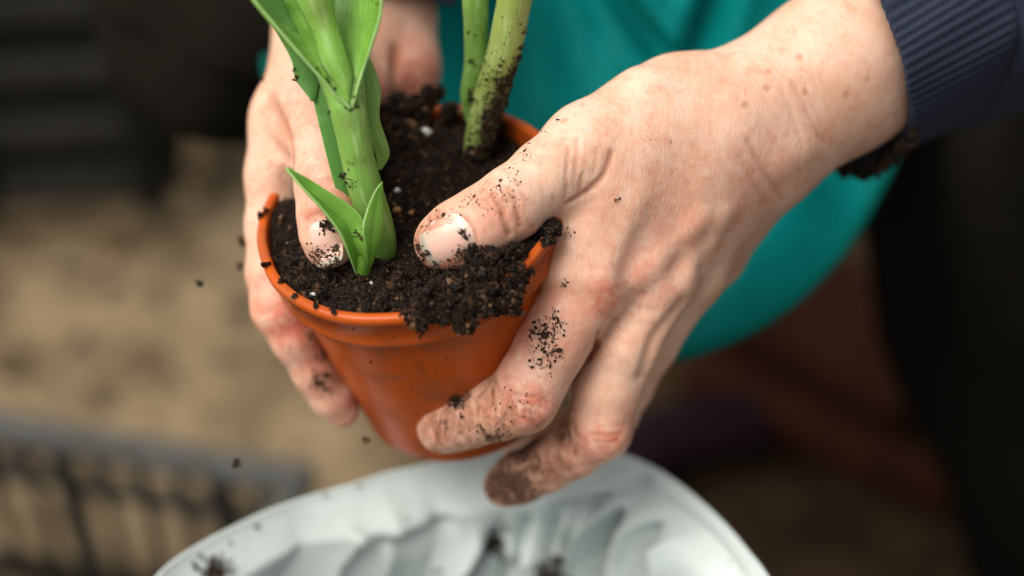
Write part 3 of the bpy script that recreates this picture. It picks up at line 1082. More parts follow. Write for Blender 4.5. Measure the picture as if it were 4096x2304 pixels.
    red = soft_spots(V, [(2430, 1195, -4, 8, 0.75), (2480, 1130, -4, 7, 0.5), (2130, 1640, -4, 9, 0.85), (1990, 1640, -12, 10, 0.45), (2460, 1760, -18, 8, 0.7), (2300, 1850, -25, 14, 0.45),
                         (2090, 1330, -6, 12, 0.55), (1960, 860, 30, 10, 0.35), (1740, 1040, 12, 10, 0.8), (1720, 1720, -24, 9, 0.5), (2050, 1590, 0, 9, 0.6), (2340, 1800, -20, 10, 0.5), (2560, 1090, 0, 9, 0.45), (2180, 1250, 6, 12, 0.4), (2660, 1150, -2, 7, 0.4), (1800, 1690, -25, 10, 0.35), (3000, 760, 0, 22, 0.25), (2240, 1380, 0, 14, 0.35), (2700, 900, 5, 20, 0.25)], B)
    dirt = soft_spots(V, [(2040, 1930, -44, 17, 1.0), (2150, 1880, -40, 12, 0.8), (2240, 1850, -34, 12, 0.6), (2330, 1830, -30, 10, 0.4), (1780, 1690, -20, 17, 0.68), (1900, 1690, -14, 15, 0.58), (2050, 1640, -6, 15, 0.52), (2180, 1380, 6, 12, 0.42), (1700, 1740, -24, 12, 0.6), (1830, 1620, -14, 12, 0.62), (1960, 1560, -6, 10, 0.6), (2000, 1720, -10, 10, 0.62), (2110, 600, 20, 12, 0.42), (1990, 780, 28, 14, 0.42), (1690, 960, 18, 8, 0.62), (1740, 880, 22, 8, 0.52), (1975, 1950, -44, 12, 1.0), (2090, 1905, -40, 9, 0.72), (2200, 1880, -34, 9, 0.48), (2090, 1800, -66, 16, 0.95), (2260, 1740, -50, 10, 0.8),
                          (1700, 1680, -32, 8, 0.55), (1790, 1640, -24, 9, 0.5), (1850, 1590, -20, 7, 0.75), (1990, 1570, -12, 9, 0.5), (2060, 1640, -6, 9, 0.46), (1960, 1750, -18, 9, 0.6), (2130, 1700, -12, 8, 0.5),
                          (2040, 790, 30, 9, 0.50), (2110, 600, 20, 8, 0.48), (1940, 790, 29, 7, 0.46), (2140, 540, 12, 6, 0.5), (1665, 990, 14, 5, 0.8), (1700, 1040, 12, 5, 0.6), (1760, 860, 22, 6, 0.45), (2280, 930, 0, 5, 0.44), (2020, 1985, -40, 10, 0.95), (1990, 1900, -40, 8, 0.9), (2150, 1940, -36, 8, 0.6), (1730, 1790, -24, 7, 0.6), (1840, 1770, -20, 8, 0.55)], B)
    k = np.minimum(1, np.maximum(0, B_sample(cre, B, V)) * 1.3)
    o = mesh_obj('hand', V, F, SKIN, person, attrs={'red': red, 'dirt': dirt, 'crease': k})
    o['label'] = 'bare hand and forearm reaching in from the upper right, thumb pressing soil'
    build_nail(B, 'thumbnail', o, (1797, 962), tdir, 15.0, 16.5, None)
    return o, B


def B_sample(arr, B, V):
    keep = B.D
    B.D = arr
    s = B.sample(V)
    B.D = keep
    return s


def hand_left_of_picture():
    lo = np.array([P(960, 0, -20)[0] - 6, P(0, 1740, -40)[1] - 4, -150])
    hi = np.array([P(1800, 0, -60)[0] + 8, P(0, -300, -90)[1], 32])
    B = Body(lo, hi, 0.85)
    palm = [
        ((1320, 40, -52), 16, (1330, -360, -95), 20), ((1560, 20, -62), 15, (1600, -360, -100), 20), ((1420, 30, -60), 18, (1440, -360, -98), 22),
        ((1290, 90, -50), 14, (1180, 480, -30), 12), ((1165, 480, -30), 12, (1120, 700, -27), 10.5),
        ((1320, 100, -58), 15, (1200, 560, -48), 12), ((1400, 120, -66), 15, (1280, 560, -66), 12),
        ((1330, 160, -46), 14, (1280, 430, -14), 12.5),
        ((1470, 110, -55), 15, (1470, 330, -45), 12),
        ((1600, 120, -62), 10.5, (1615, 270, -58), 10.5), ((1615, 270, -58), 10.5, (1600, 420, -58), 10),
        ((1240, 480, -20), 10, (1170, 640, -20), 8),
    ]
    G0 = B.group(palm, 9)
    fingers = [
        ([(1285, 430, -14, 12), (1298, 600, -2, 10.0), (1306, 745, 6, 9.3), (1312, 860, 10, 8.9), (1316, 950, 11, 8.2), (1318, 990, 10, 6.6)], 6),
        ([(1120, 690, -27, 10.4), (1100, 900, -25, 9.3), (1100, 1090, -22, 8.9), (1118, 1230, -21, 8.8), (1180, 1350, -24, 7.6), (1265, 1490, -30, 7.2), (1325, 1580, -34, 6.9), (1368, 1642, -37, 5.8)], 5),
        ([(1200, 560, -48, 11), (1150, 850, -58, 9.5), (1180, 1150, -66, 9.0), (1280, 1330, -80, 8)], 5),
    ]
    D = None
    for pts, k in fingers:
        Fg = smin(B.group(chain(pts), 3.0), G0, k)
        D = Fg if D is None else smin(D, Fg, 0.7)
    B.D = D
    line = lambda pts, n=8: [q for q in (B.on_surface(x, y) for x, y in spline(pts, n)) if q is not None]
    cre = np.zeros(B.n, np.float32)
    for pts, wd, dp in (
        ([(1075, 400), (1115, 470), (1150, 545), (1168, 650)], 2.4, 1.9), ([(1588, 210), (1580, 300), (1585, 380)], 2.5, 1.4),
        ([(1090, 560), (1120, 600), (1160, 640)], 1.5, 0.6), ([(1200, 720), (1260, 730), (1330, 720)], 1.0, 0.6),
        ([(1230, 880), (1260, 862), (1300, 856), (1350, 870)], 1.2, 0.9), ([(1020, 1240), (1060, 1250), (1110, 1230)], 1.2, 0.5),
    ):
        L = line(pts, 10)
        if len(L) > 1:
            B.displace(np.array(L), wd, dp, cre)
    V, F = B.mesh()
    red = soft_spots(V, [(1290, 740, 14, 14, 0.5), (1280, 870, 18, 8, 0.6), (1660, 330, -48, 16, 0.75), (1560, 380, -48, 16, 0.6), (1180, 1280, -18, 14, 0.9), (1290, 1420, -24, 12, 0.8), (1130, 1240, -12, 9, 0.35),
                         (1200, 460, -15, 14, 0.35), (1400, 1620, -32, 8, 0.6), (1100, 1150, -14, 10, 0.4), (1260, 1500, -24, 10, 0.3)], B)
    dirt = soft_spots(V, [(1290, 1480, -24, 14, 0.5), (1240, 1370, -20, 12, 0.5), (1285, 1500, -24, 8, 0.62), (1330, 1540, -28, 7, 0.6), (1240, 1360, -18, 8, 0.62), (1300, 1430, -26, 7, 0.75), (1320, 1000, 14, 6, 0.5), (1110, 690, -16, 6, 0.5)], B)
    k = np.minimum(1, np.maximum(0, B_sample(cre, B, V)) * 0.5)
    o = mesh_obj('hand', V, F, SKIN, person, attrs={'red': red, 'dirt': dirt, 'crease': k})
    o['label'] = 'bare hand on the left of the pot, thumb pushed down into the soil'
    build_nail(B, 'thumbnail', o, (1292, 962), P(1310, 1010, 14) - P(1296, 800, 9), 9.8, 13.5, norm([-0.42, 0.15, 1.0]))
    return o, B


handA, bodyA = hand_right_of_picture()
handB, bodyB = hand_left_of_picture()
bpy.context.view_layer.update()


# ------------------------------------------------------------------ clothes
def sweep_sleeve(name, ring, axis, length, grow, label, ribs=50, taper_seam=36):
    """ribbed cuff then sleeve; ring = closed local polyline of the cuff opening"""
    m = 260
    R0 = loop_spline(ring, m)
    cen = R0.mean(0)
    axis = norm(axis)
    ang = np.linspace(0, 2 * np.pi, m, endpoint=False)
    prof = [(-0.2, -2.6), (-0.6, -1.2), (-0.3, 0.0)] + [(t, 0.25) for t in np.linspace(0.8, taper_seam, 18)]
    prof += [(taper_seam + 1.0, -1.0), (taper_seam + 2.0, 0.6), (taper_seam + 5, 2.4)] + [(t, 2.6) for t in np.linspace(taper_seam + 10, length, 14)]
    V, ac, al = [], [], []
    rad = R0 - cen
    rad = rad / np.linalg.norm(rad, axis=1)[:, None]
    flat = cen + (R0 - cen) - np.outer((R0 - cen) @ axis, axis)      # ring flattened across the arm
    for t, out in prof:
        f = np.clip(t / taper_seam, 0, 1)
        f = f * f * (3 - 2 * f)
        base = R0 * (1 - f) + flat * f
        rib = 0.40 * np.sin(ang * ribs + 0.5 * np.sin(ang * 7 + t * 0.05)) * (1 if t < taper_seam else 0.15)
        fold = 0 if t < taper_seam else 2.2 * np.sin(ang * 5 + t * 0.11) * min(1, (t - taper_seam) / 12)
        sag = 0.7 * np.sin(ang * 3 + 1 + t * 0.05) + 0.4 * np.sin(ang * 7 + t * 0.09)
        V.append(base + axis * t + rad * (out + rib + fold + sag + grow * max(0, t) / length)[:, None])
        ac.append(ang / (2 * np.pi) * 8)
        al.append(np.full(m, t / 12.0))
    V = np.vstack(V)
    o = mesh_obj(name, V, grid_faces(len(prof), m, close_m=True), KNIT, person, attrs={'across': np.concatenate(ac), 'along': np.concatenate(al)})
    o['label'] = label
    return o


ringA = PP([(3480, -90, 4), (3555, 60, 8), (3612, 200, 8), (3645, 340, 2), (3650, 440, -10), (3640, 530, -24), (3570, 625, -36), (3450, 678, -46), (3345, 655, -56),
            (3270, 470, -64), (3280, 200, -62), (3330, 0, -44), (3420, -110, -16)])
sleeveA = sweep_sleeve('sleeve', ringA, P(4000, -60, -48) - P(3400, 280, -26), 130, 12, 'navy ribbed knit cuff of the sweater at the upper right')
ringB = PP([(1100, -90, -36), (1300, -60, -28), (1520, -40, -34), (1700, -10, -42), (1800, 22, -56), (1790, 10, -72), (1690, -50, -92), (1440, -90, -100), (1180, -110, -90), (1070, -110, -62)])
sleeveB = sweep_sleeve('sleeve', ringB, P(1440, -360, -98) - P(1430, 30, -60), 130, 12, 'navy knit cuff of the other sleeve at the top edge')


def build_apron():
    n, m = 90, 70
    # outline of the hanging lower end, by angle: a broad U
    left = spline(np.array([(900, -900), (1000, -400), (1030, -100), (1050, 100), (1110, 420), (1240, 800)]), 40)
    low = spline(np.array([(1240, 800), (1500, 1180), (1900, 1385), (2300, 1450), (2690, 1425), (2860, 1378), (3020, 1305), (3200, 1180), (3370, 1000), (3490, 800), (3600, 570), (3700, 300), (3800, -100), (3900, -500), (4000, -900)]), 140)
    edge = np.vstack([left[:-1], low])
    hfun = lambda x, y: -88 - 0.052 * (1400 - y) - 0.00001 * (x - 2300) ** 2
    N = len(edge)
    ctr = np.array([2350, -900.0])
    V, E = [], []
    for j in range(m):
        f = 1 - (1 - j / (m - 1)) ** 1.3 if 0 else j / (m - 1)
        for i in range(N):
            x, y = ctr + (edge[i] - ctr) * f
            h = hfun(x, y)
            # folds running down from the waist
            for (x0, y0, x1, y1, wd, dp) in ((2430, -60, 2700, 270, 46, 14), (2900, -100, 2790, 240, 60, 16), (2230, -200, 2330, 400, 90, 6), (3250, 300, 3420, 900, 120, 6), (2900, 800, 2600, 1350, 120, 4)):
                a = np.array([x0, y0]); d = np.array([x1 - x0, y1 - y0], float); L = np.linalg.norm(d)
                t = ((x - x0) * d[0] + (y - y0) * d[1]) / L
                s = ((x - x0) * d[1] - (y - y0) * d[0]) / L
                fade = 1 / (1 + math.exp((t - L) / 45))
                h += -dp * math.exp(-(s / wd) ** 2) * fade + 0.45 * dp * math.exp(-((s - 1.7 * wd) / wd) ** 2) * fade + 0.35 * dp * math.exp(-((s + 1.7 * wd) / wd) ** 2) * fade
            h += 3.5 * math.sin(x * 0.006 + y * 0.002)
            V.append(P(x, y, h))
    o = mesh_obj('apron', V, grid_faces(m, N), TEAL, person)
    md = o.modifiers.new('thickness', 'SOLIDIFY')
    md.thickness = 0.0012
    o['label'] = 'teal apron with a rounded lower hem hanging behind the hands'
    # stitched hem as a thin roll along the edge
    pts = np.array(V[-N:])
    k = 8
    HV = []
    for i in range(N):
        tn = norm(pts[min(i + 1, N - 1)] - pts[max(i - 1, 0)])
        a = norm(np.cross(tn, [0, 0, 1.0]))
        b = np.cross(tn, a)
        for j in range(k):
            q = 2 * math.pi * j / k
            HV.append(pts[i] + a * 2.2 * math.cos(q) + b * 1.1 * math.sin(q))
    h = mesh_obj('hem', HV, grid_faces(N, k, close_m=True), HEM, o)
    return o


bpy.context.view_layer.update()
apron = build_apron()


def build_trousers():
    def leg(name, pts, lab):
        n, m = 60, 40
        p = np.array([np.append(P(a, b, c), r) for a, b, c, r in pts])
        sp = spline(p, n)
        V = []
        for i in range(n):
            c, r = sp[i, :3], sp[i, 3]
            tn = norm(sp[min(i + 1, n - 1), :3] - sp[max(i - 1, 0), :3])
            a = norm(np.cross(tn, [0.2, 0.1, 1.0]))
            b = np.cross(tn, a)
            for j in range(m):
                q = 2 * math.pi * j / m
                d = a * math.cos(q) + b * math.sin(q)
                w_ = r * (1 + 0.04 * math.sin(3 * q + i * 0.35) + 0.03 * math.sin(7 * q - i * 0.22))
                V.append(c + d * w_)
        f = [tuple(x) for x in grid_faces(n, m, close_m=True)]
        f.append(tuple(range(m)))
        f.append(tuple((n - 1) * m + j for j in range(m))[::-1])
        o = mesh_obj(name, V, f, BLACK, person)
        o['label'] = lab
        return o
    # knee beside the apron at the right, shin running down to the ground
    leg('trouser_leg', [(3850, -700, -470, 90), (4060, -250, -330, 90), (4160, 350, -250, 90), (4190, 900, -260, 84), (4260, 1500, -300, 74), (4340, 2200, -380, 62), (4380, 2900, -480, 56)], 'black trouser leg at the right edge')
    # thigh and knee at the left, pointing away behind the hand
    leg('trouser_leg', [(1900, -900, -420, 80), (1500, -500, -300, 80), (1100, -120, -230, 76), (960, 150, -230, 66), (930, 300, -240, 50), (925, 380, -245, 26), (924, 400, -246, 6)], 'black trouser knee behind the left hand')


build_trousers()


# ------------------------------------------------------------------ white sack
# fold lines of the film on the far inner wall of the sack: path, height in mm, half width
FOLDS = [
    ([(2575, 1925), (2727, 2028), (2852, 2126), (2932, 2215), (2994, 2304), (3080, 2450)], -6.5, 34),
    ([(2590, 1915), (2424, 1942), (2300, 1952)], -4.5, 26),
    ([(2520, 1960), (2460, 2028), (2442, 2135), (2468, 2240), (2480, 2400)], 6.5, 40),
    ([(2549, 2001), (2520, 2135), (2530, 2277), (2540, 2400)], -5.5, 34),
    ([(2630, 2040), (2610, 2160), (2620, 2320)], 3.5, 40),
    ([(2691, 2081), (2709, 2170), (2700, 2304), (2690, 2420)], -5.0, 32),
    ([(1985, 2040), (1898, 2144), (1836, 2206), (1800, 2320)], -5.5, 38),
    ([(1920, 2040), (1820, 2140), (1740, 2260)], 3.5, 70),
    ([(2058, 2135), (2201, 2197), (2370, 2260)], -5.0, 40),
    ([(2090, 2080), (2230, 2130), (2380, 2190)], 3.5, 45),
    ([(2281, 2010), (2272, 2135)], -3.0, 32),
    ([(2360, 2000), (2350, 2120)], 2.5, 36),
    ([(2780, 2140), (2800, 2230), (2790, 2330)], 3.0, 30), ([(2380, 2120), (2340, 2220), (2350, 2320)], -3.5, 30), ([(2150, 1990), (2130, 2090), (2060, 2200)], -2.6, 34),
    ([(1760, 1990), (1600, 2060), (1420, 2090)], -1.5, 40), ([(1300, 2080), (1200, 2190), (1150, 2300)], 2.0, 50),
    ([(1500, 1960), (1450, 2100), (1380, 2280)], 1.6, 90),
    ([(1150, 2060), (1080, 2180), (1000, 2300)], -1.6, 80),
    ([(1700, 1960), (1690, 2100), (1640, 2260)], -1.4, 80),
]


def build_sack():
    Wc = -132.0
    def rim_h(px, py):
        q = (py - 1152) / PXMM
        return (Wc + q) / (1 + q / DIST)
    far = [(300, 2780), (480, 2500), (640, 2304), (770, 2205), (980, 2085), (1180, 2005), (1400, 1940), (1530, 1898), (1650, 1874), (1900, 1818), (2120, 1796), (2330, 1812), (2440, 1806), (2560, 1850), (2690, 1922), (2810, 2015), (2910, 2110), (3000, 2215), (3070, 2304), (3190, 2520), (3250, 2800),
           (3050, 3250), (2500, 3600), (1750, 3700), (1000, 3550), (420, 3200)]
    m = 420
    px = loop_spline(np.array(far, float), m)
    rim = np.array([P(x, y, rim_h(x, y)) for x, y in px])
    cen = rim.mean(0)
    rad = rim - cen
    rad -= np.outer(rad @ WUP, WUP)
    rad = rad / np.linalg.norm(rad, axis=1)[:, None]
    zrim = world(rim)[:, 2].mean() * 1000
    prof = []
    for t in np.linspace(1, 0, 24):
        prof.append(('o', t))
    prof += [('r', a) for a in np.linspace(0, math.pi, 7)[1:-1]]
    for t in np.linspace(0, 1, 70):
        prof.append(('i', t))
    X = px[:, 0]
    far_side = px[:, 1] < 2600
    V = []
    for kind, t in prof:
        if kind == 'o':
            d = t * (zrim - 4)
            out = 6 + 26 * math.sin(min(1, t * 1.15) * math.pi * 0.8) + 3.0 * np.sin(X * 0.011 + t * 6)
            V.append(rim + rad * np.broadcast_to(out, (m,))[:, None] * min(1, 0.12 + t * 4) - WUP * d)
        elif kind == 'r':
            V.append(rim + rad * (0.8 * math.cos(t)) + WUP * 0.9 * math.sin(t))
        else:
            d = t * 78
            base = rim - WUP * d - rad * (0.9 + 7 * t + 16 * t * t)
            f_ = DIST / (DIST - base[:, 2])
            bx, by = 2048 + base[:, 0] * f_ * PXMM, 1152 - base[:, 1] * f_ * PXMM
            disp = np.zeros(m)
            for line, amp, wd in FOLDS:
                dd = np.full(m, 1e9)
                for (x0, y0), (x1, y1) in zip(line[:-1], line[1:]):
                    ex, ey = x1 - x0, y1 - y0
                    tt = np.clip(((bx - x0) * ex + (by - y0) * ey) / (ex * ex + ey * ey), 0, 1)
                    dd = np.minimum(dd, np.hypot(bx - x0 - tt * ex, by - y0 - tt * ey))
                disp += 2.3 * amp * np.exp(-(dd / (0.8 * wd)) ** 1.25)
            disp = (disp + 13) * min(1, d / 12.0) ** 1.2
            V.append(base - rad * np.where(far_side, disp, 0)[:, None])
    last = V[-1]
    V.append(last.mean(0) + (last - last.mean(0)) * 0.02)
    V = np.vstack(V)
    wv = vnoise(V, 38) * 1.4 + vnoise(V + 9, 14) * 0.5
    V = V + np.repeat(rad[None], len(V) // m, 0).reshape(-1, 3) * wv[:, None]
    o = mesh_obj('plastic_sack', V, grid_faces(len(V) // m, m, close_m=True)[:, ::-1], SACK)
    tag(o, 'open white plastic sack standing under the pot, folded film dotted with soil', 'sack')
    return o, rim, rad, cen


sack, sack_rim, sack_rad, sack_cen = build_sack()


def build_sack_soil():
    C = Crumbs()
    ring = sack_rim - sack_rad * 31 - WUP * 70
    c = ring.mean(0)
    nr = 36
    f = np.linspace(0.01, 1, nr)
    base = (c + (ring - c)[None] * f[:, None, None]).reshape(-1, 3)
    lift = 9 * (1 - np.repeat(f, len(ring)) ** 2) + 3.0 * vnoise(base, 16) + 1.6 * vnoise(base + 4, 6)
    base = base + np.outer(lift, WUP)
    C.V.append(base)
    gf = grid_faces(nr, len(ring), close_m=True)
    C.F.append(np.vstack([gf[:, [0, 1, 2]], gf[:, [0, 2, 3]]]))
    C.T.append(np.clip(0.3 + 0.25 * vnoise(base + 20, 4), 0, 0.8))
    C.k = len(base)
    pick = base[rng.integers(0, len(base), 4000)]
    C.add(pick + rng.normal(size=(4000, 3)) * 0.8, 0.7 * np.exp(0.5 * rng.normal(size=4000)))
    o = C.build('compost')
    tag(o, 'dark compost lying down inside the white plastic sack', 'compost', None, 'stuff')


build_sack_soil()


# ------------------------------------------------------------------ plants
def leaf(name, Lp, Rp, mat, parent, belly=0.0, vee=0.0, n=56, m=17, thick=0.9, spot=None, ripple=0.0):
    Lc, Rc = spline(PP(Lp), n), spline(PP(Rp), n)
    s = np.linspace(0, 1, m)
    V, ac, al = [], [], []
    for i in range(n):
        ch = Rc[i] - Lc[i]
        wd = np.linalg.norm(ch)
        tn = norm((Lc[min(i + 1, n - 1)] + Rc[min(i + 1, n - 1)]) - (Lc[max(i - 1, 0)] + Rc[max(i - 1, 0)]))
        nn = np.cross(ch, tn)
        nn = norm(nn) if np.linalg.norm(nn) > 1e-6 else np.array([0, 0, 1.0])
        if nn[2] < 0:
            nn = -nn
        for u in s:
            z = belly * wd * 4 * u * (1 - u) - vee * wd * (1 - abs(2 * u - 1))
            z += ripple * math.sin(i * 0.35 + u * 5) * 0.3
            V.append(Lc[i] + ch * u + nn * z)
            ac.append(u)
            al.append(i / n)
    V = np.array(V)
    sp = np.zeros(len(V))
    if spot:
        sp = soft_spots(V, spot)
    o = mesh_obj(name, V, grid_faces(n, m), mat, parent, attrs={'across': ac, 'along': al, 'seed': np.full(len(V), random.random() * 20), 'spot': sp})
    md = o.modifiers.new('thickness', 'SOLIDIFY')
    md.thickness = thick / 1000
    md.offset = -1
    return o


def tube(name, pts, mat, parent, n=60, m=36, flat=1.0, ridge=0.0, spot=None):
    p = np.array([np.append(P(a, b, c), r) for a, b, c, r in pts])
    sp = spline(p, n)
    V, ac, al = [], [], []
    for i in range(n):
        c, r = sp[i, :3], max(sp[i, 3], 0.05)
        tn = norm(sp[min(i + 1, n - 1), :3] - sp[max(i - 1, 0), :3])
        a = norm(np.cross(tn, [0, 0, 1.0]))
        b = np.cross(tn, a)
        for j in range(m):
            q = 2 * math.pi * j / m
            rr = r * (1 + ridge * math.cos(6 * q))
            V.append(c + a * rr * math.cos(q) + b * rr * flat * math.sin(q))
            ac.append(j / m * 2 if j < m / 2 else 2 - j / m * 2)
            al.append(i / n)
    f = [tuple(x) for x in grid_faces(n, m, close_m=True)]
    f += [tuple(range(m))[::-1], tuple((n - 1) * m + j for j in range(m))]
    V = np.array(V)
    o = mesh_obj(name, V, f, mat, parent, attrs={'across': ac, 'along': al, 'seed': np.full(len(V), random.random() * 20), 'spot': soft_spots(V, spot) if spot else np.zeros(len(V))})
    return o


def build_plants():
    root = empty('leafy_plant', world(P(1510, 1010, 6))[0])
    tag(root, 'tall green plant with thick stem and broad clasping leaves, nearest the camera', 'plant')
    tube('stem', [(1525, 1060, 2, 5.0), (1515, 960, 9, 5.2), (1498, 880, 13, 5.2), (1474, 800, 17, 5.1), (1449, 708, 21, 5.05), (1422, 590, 25, 4.9), (1398, 470, 28, 5.2), (1376, 380, 29, 5.0), (1345, 260, 30, 4.2)], STEM, root, ridge=0.012,
         spot=[(1390, 490, 33, 3, 0.35), (1450, 640, 28, 2.5, 0.3)])
    # sheath with a collar
    leaf('leaf_sheath', [(1250, 262, 27), (1276, 330, 28), (1300, 395, 28), (1323, 458, 28)], [(1446, 262, 27), (1458, 330, 28), (1463, 390, 28), (1464, 446, 28)], STEM, root, belly=0.52, n=30, thick=0.9)
    leaf('leaf', [(860, -210, 44), (940, -110, 43), (1026, 0, 42), (1067, 50, 41), (1183, 187, 39), (1253, 267, 37.5), (1319, 343, 36), (1380, 424, 34.5), (1396, 446, 33.5)],
         [(1110, -210, 20), (1155, -100, 20), (1200, 0, 21), (1238, 76, 23), (1270, 151, 26), (1284, 252, 33), (1340, 348, 34.5), (1386, 422, 34.8), (1397, 447, 33.6)], LEAF, root, vee=0.0, belly=-0.20)
    leaf('leaf', [(1145, -210, 34), (1165, -100, 34), (1182, 0, 34), (1250, 141, 34), (1282, 252, 34.5), (1354, 353, 34.5), (1396, 430, 33.5)],
         [(1318, -210, 34), (1326, -100, 34), (1336, 0, 34), (1346, 76, 34), (1376, 177, 34.5), (1408, 283, 34.5), (1412, 330, 34.5), (1400, 430, 33.5)], LEAFPALE, root, belly=0.34, spot=[(1272, 52, 39, 2.3, 0.9), (1280, 75, 39, 1.8, 0.85), (1280, 45, 39, 5.0, 0.45)])
    leaf('leaf', [(1318, -210, 20), (1321, -100, 20), (1326, 0, 21), (1342, 101, 24), (1378, 202, 29), (1412, 290, 33.5), (1412, 360, 34.4), (1400, 440, 34)],
         [(1560, -210, 43), (1545, -100, 42), (1521, 0, 41), (1511, 76, 40), (1480, 177, 38), (1450, 267, 35.5), (1426, 340, 35), (1403, 441, 34)], LEAF, root, belly=-0.20, vee=0.0, spot=[(1505, 10, 36, 3, 0.6)])
    leaf('leaf', [(1010, -40, 31), (1056, 50, 30), (1117, 151, 28), (1165, 242, 27), (1182, 320, 26), (1246, 402, 26)],
         [(1130, -40, 27), (1150, 50, 27), (1210, 151, 27), (1262, 242, 26), (1275, 330, 25), (1262, 404, 25)], LEAFDARK, root, belly=0.08)
    leaf('leaf', [(1236, 270, 24), (1240, 330, 24), (1253, 404, 24), (1289, 555, 21), (1334, 731, 17), (1375, 850, 12), (1430, 980, 6)],
         [(1330, 270, 23), (1345, 330, 23), (1360, 404, 22), (1385, 555, 20), (1425, 731, 15), (1460, 850, 11), (1490, 980, 5)], LEAFDARK, root, belly=0.10)
    leaf('leaf', [(1440, 190, 24), (1445, 300, 22), (1450, 384, 21), (1465, 469, 19), (1485, 560, 16), (1505, 625, 13), (1512, 676, 11)],
         [(1462, 190, 24), (1505, 290, 21), (1524, 370, 20), (1518, 469, 18), (1551, 575, 14), (1557, 625, 12), (1526, 680, 11)], STEM, root, belly=0.14)
    # sprout
    spr = empty('young_sprout', world(P(1450, 1100, 14))[0])
    tag(spr, 'small bright green sprout with two pointed leaves in front of the thick stem', 'plant')
    leaf('leaf', [(1148, 670, 31), (1204, 737, 31), (1287, 831, 30), (1358, 925, 28), (1397, 1013, 24), (1430, 1110, 15)],
         [(1150, 671, 31), (1253, 726, 28), (1330, 775, 27), (1402, 824, 26), (1452, 885, 25), (1462, 990, 23), (1476, 1100, 15)], LEAF, spr, vee=0.46, belly=0.08, thick=0.8)
    leaf('leaf', [(1529, 727, 27), (1496, 776, 27), (1468, 845, 27.5), (1452, 914, 28), (1462, 990, 25), (1472, 1060, 18), (1476, 1090, 15)],
         [(1531, 729, 27), (1530, 785, 25), (1536, 850, 24), (1530, 940, 23), (1508, 1014, 21), (1486, 1065, 17), (1478, 1090, 15)], LEAF, spr, belly=0.10, vee=0.10, thick=0.8)
    tube('shoot_base', [(1452, 1150, 8, 2.4), (1452, 1095, 13, 2.6), (1450, 1050, 17, 2.2), (1446, 1010, 20, 1.0)], LEAF, spr, n=20, m=18)
    # back plant: two stalks
    b = empty('stalk_plant', world(P(1910, 580, -22))[0])
    tag(b, 'pair of yellow green stalks caked with soil at the back of the pot', 'plant')
    tube('stalk', [(1900, 470, -24, 3.2), (1885, 380, -19, 3.4), (1903, 250, -12, 3.6), (1905, 100, -5, 3.9), (1902, 0, 0, 4.1), (1896, -250, 10, 4.3)], STEM, b)
    tube('stalk', [(1885, 690, -40, 4.0), (1908, 590, -23, 4.5), (1944, 455, -15, 5.2), (1975, 340, -10, 5.3), (2018, 200, -3, 5.3), (2050, 40, 3, 5.3), (2075, -80, 8, 5.4), (2110, -280, 16, 5.6)], STALK, b)
    return root, spr, b


plantA, sprout, plantB = build_plants()
bpy.context.view_layer.update()


# ------------------------------------------------------------------ soil
def soil_height(u, v):
    """height (mm above the rim plane) of the soil at pot coordinates u (right), v (back)"""
    h = -4.0 + 0 * u
    bump = lambda cu, cv, r, a: a * np.exp(-((u - cu) ** 2 + (v - cv) ** 2) / (r * r))
    h = h + bump(4, 34, 9, 6.5) + bump(-9, 33, 8, 6.0) + bump(-2, 20, 16, 2.5)
    h = h + bump(34, 22, 14, -6.0) + bump(14, -32, 14, 2.0) + bump(26, -16, 12, 3.0)
    h = h + bump(-30, 14, 14, 2.5) + bump(-34, -8, 12, 1.0) + bump(-26, -24, 14, 1.0)
    return h


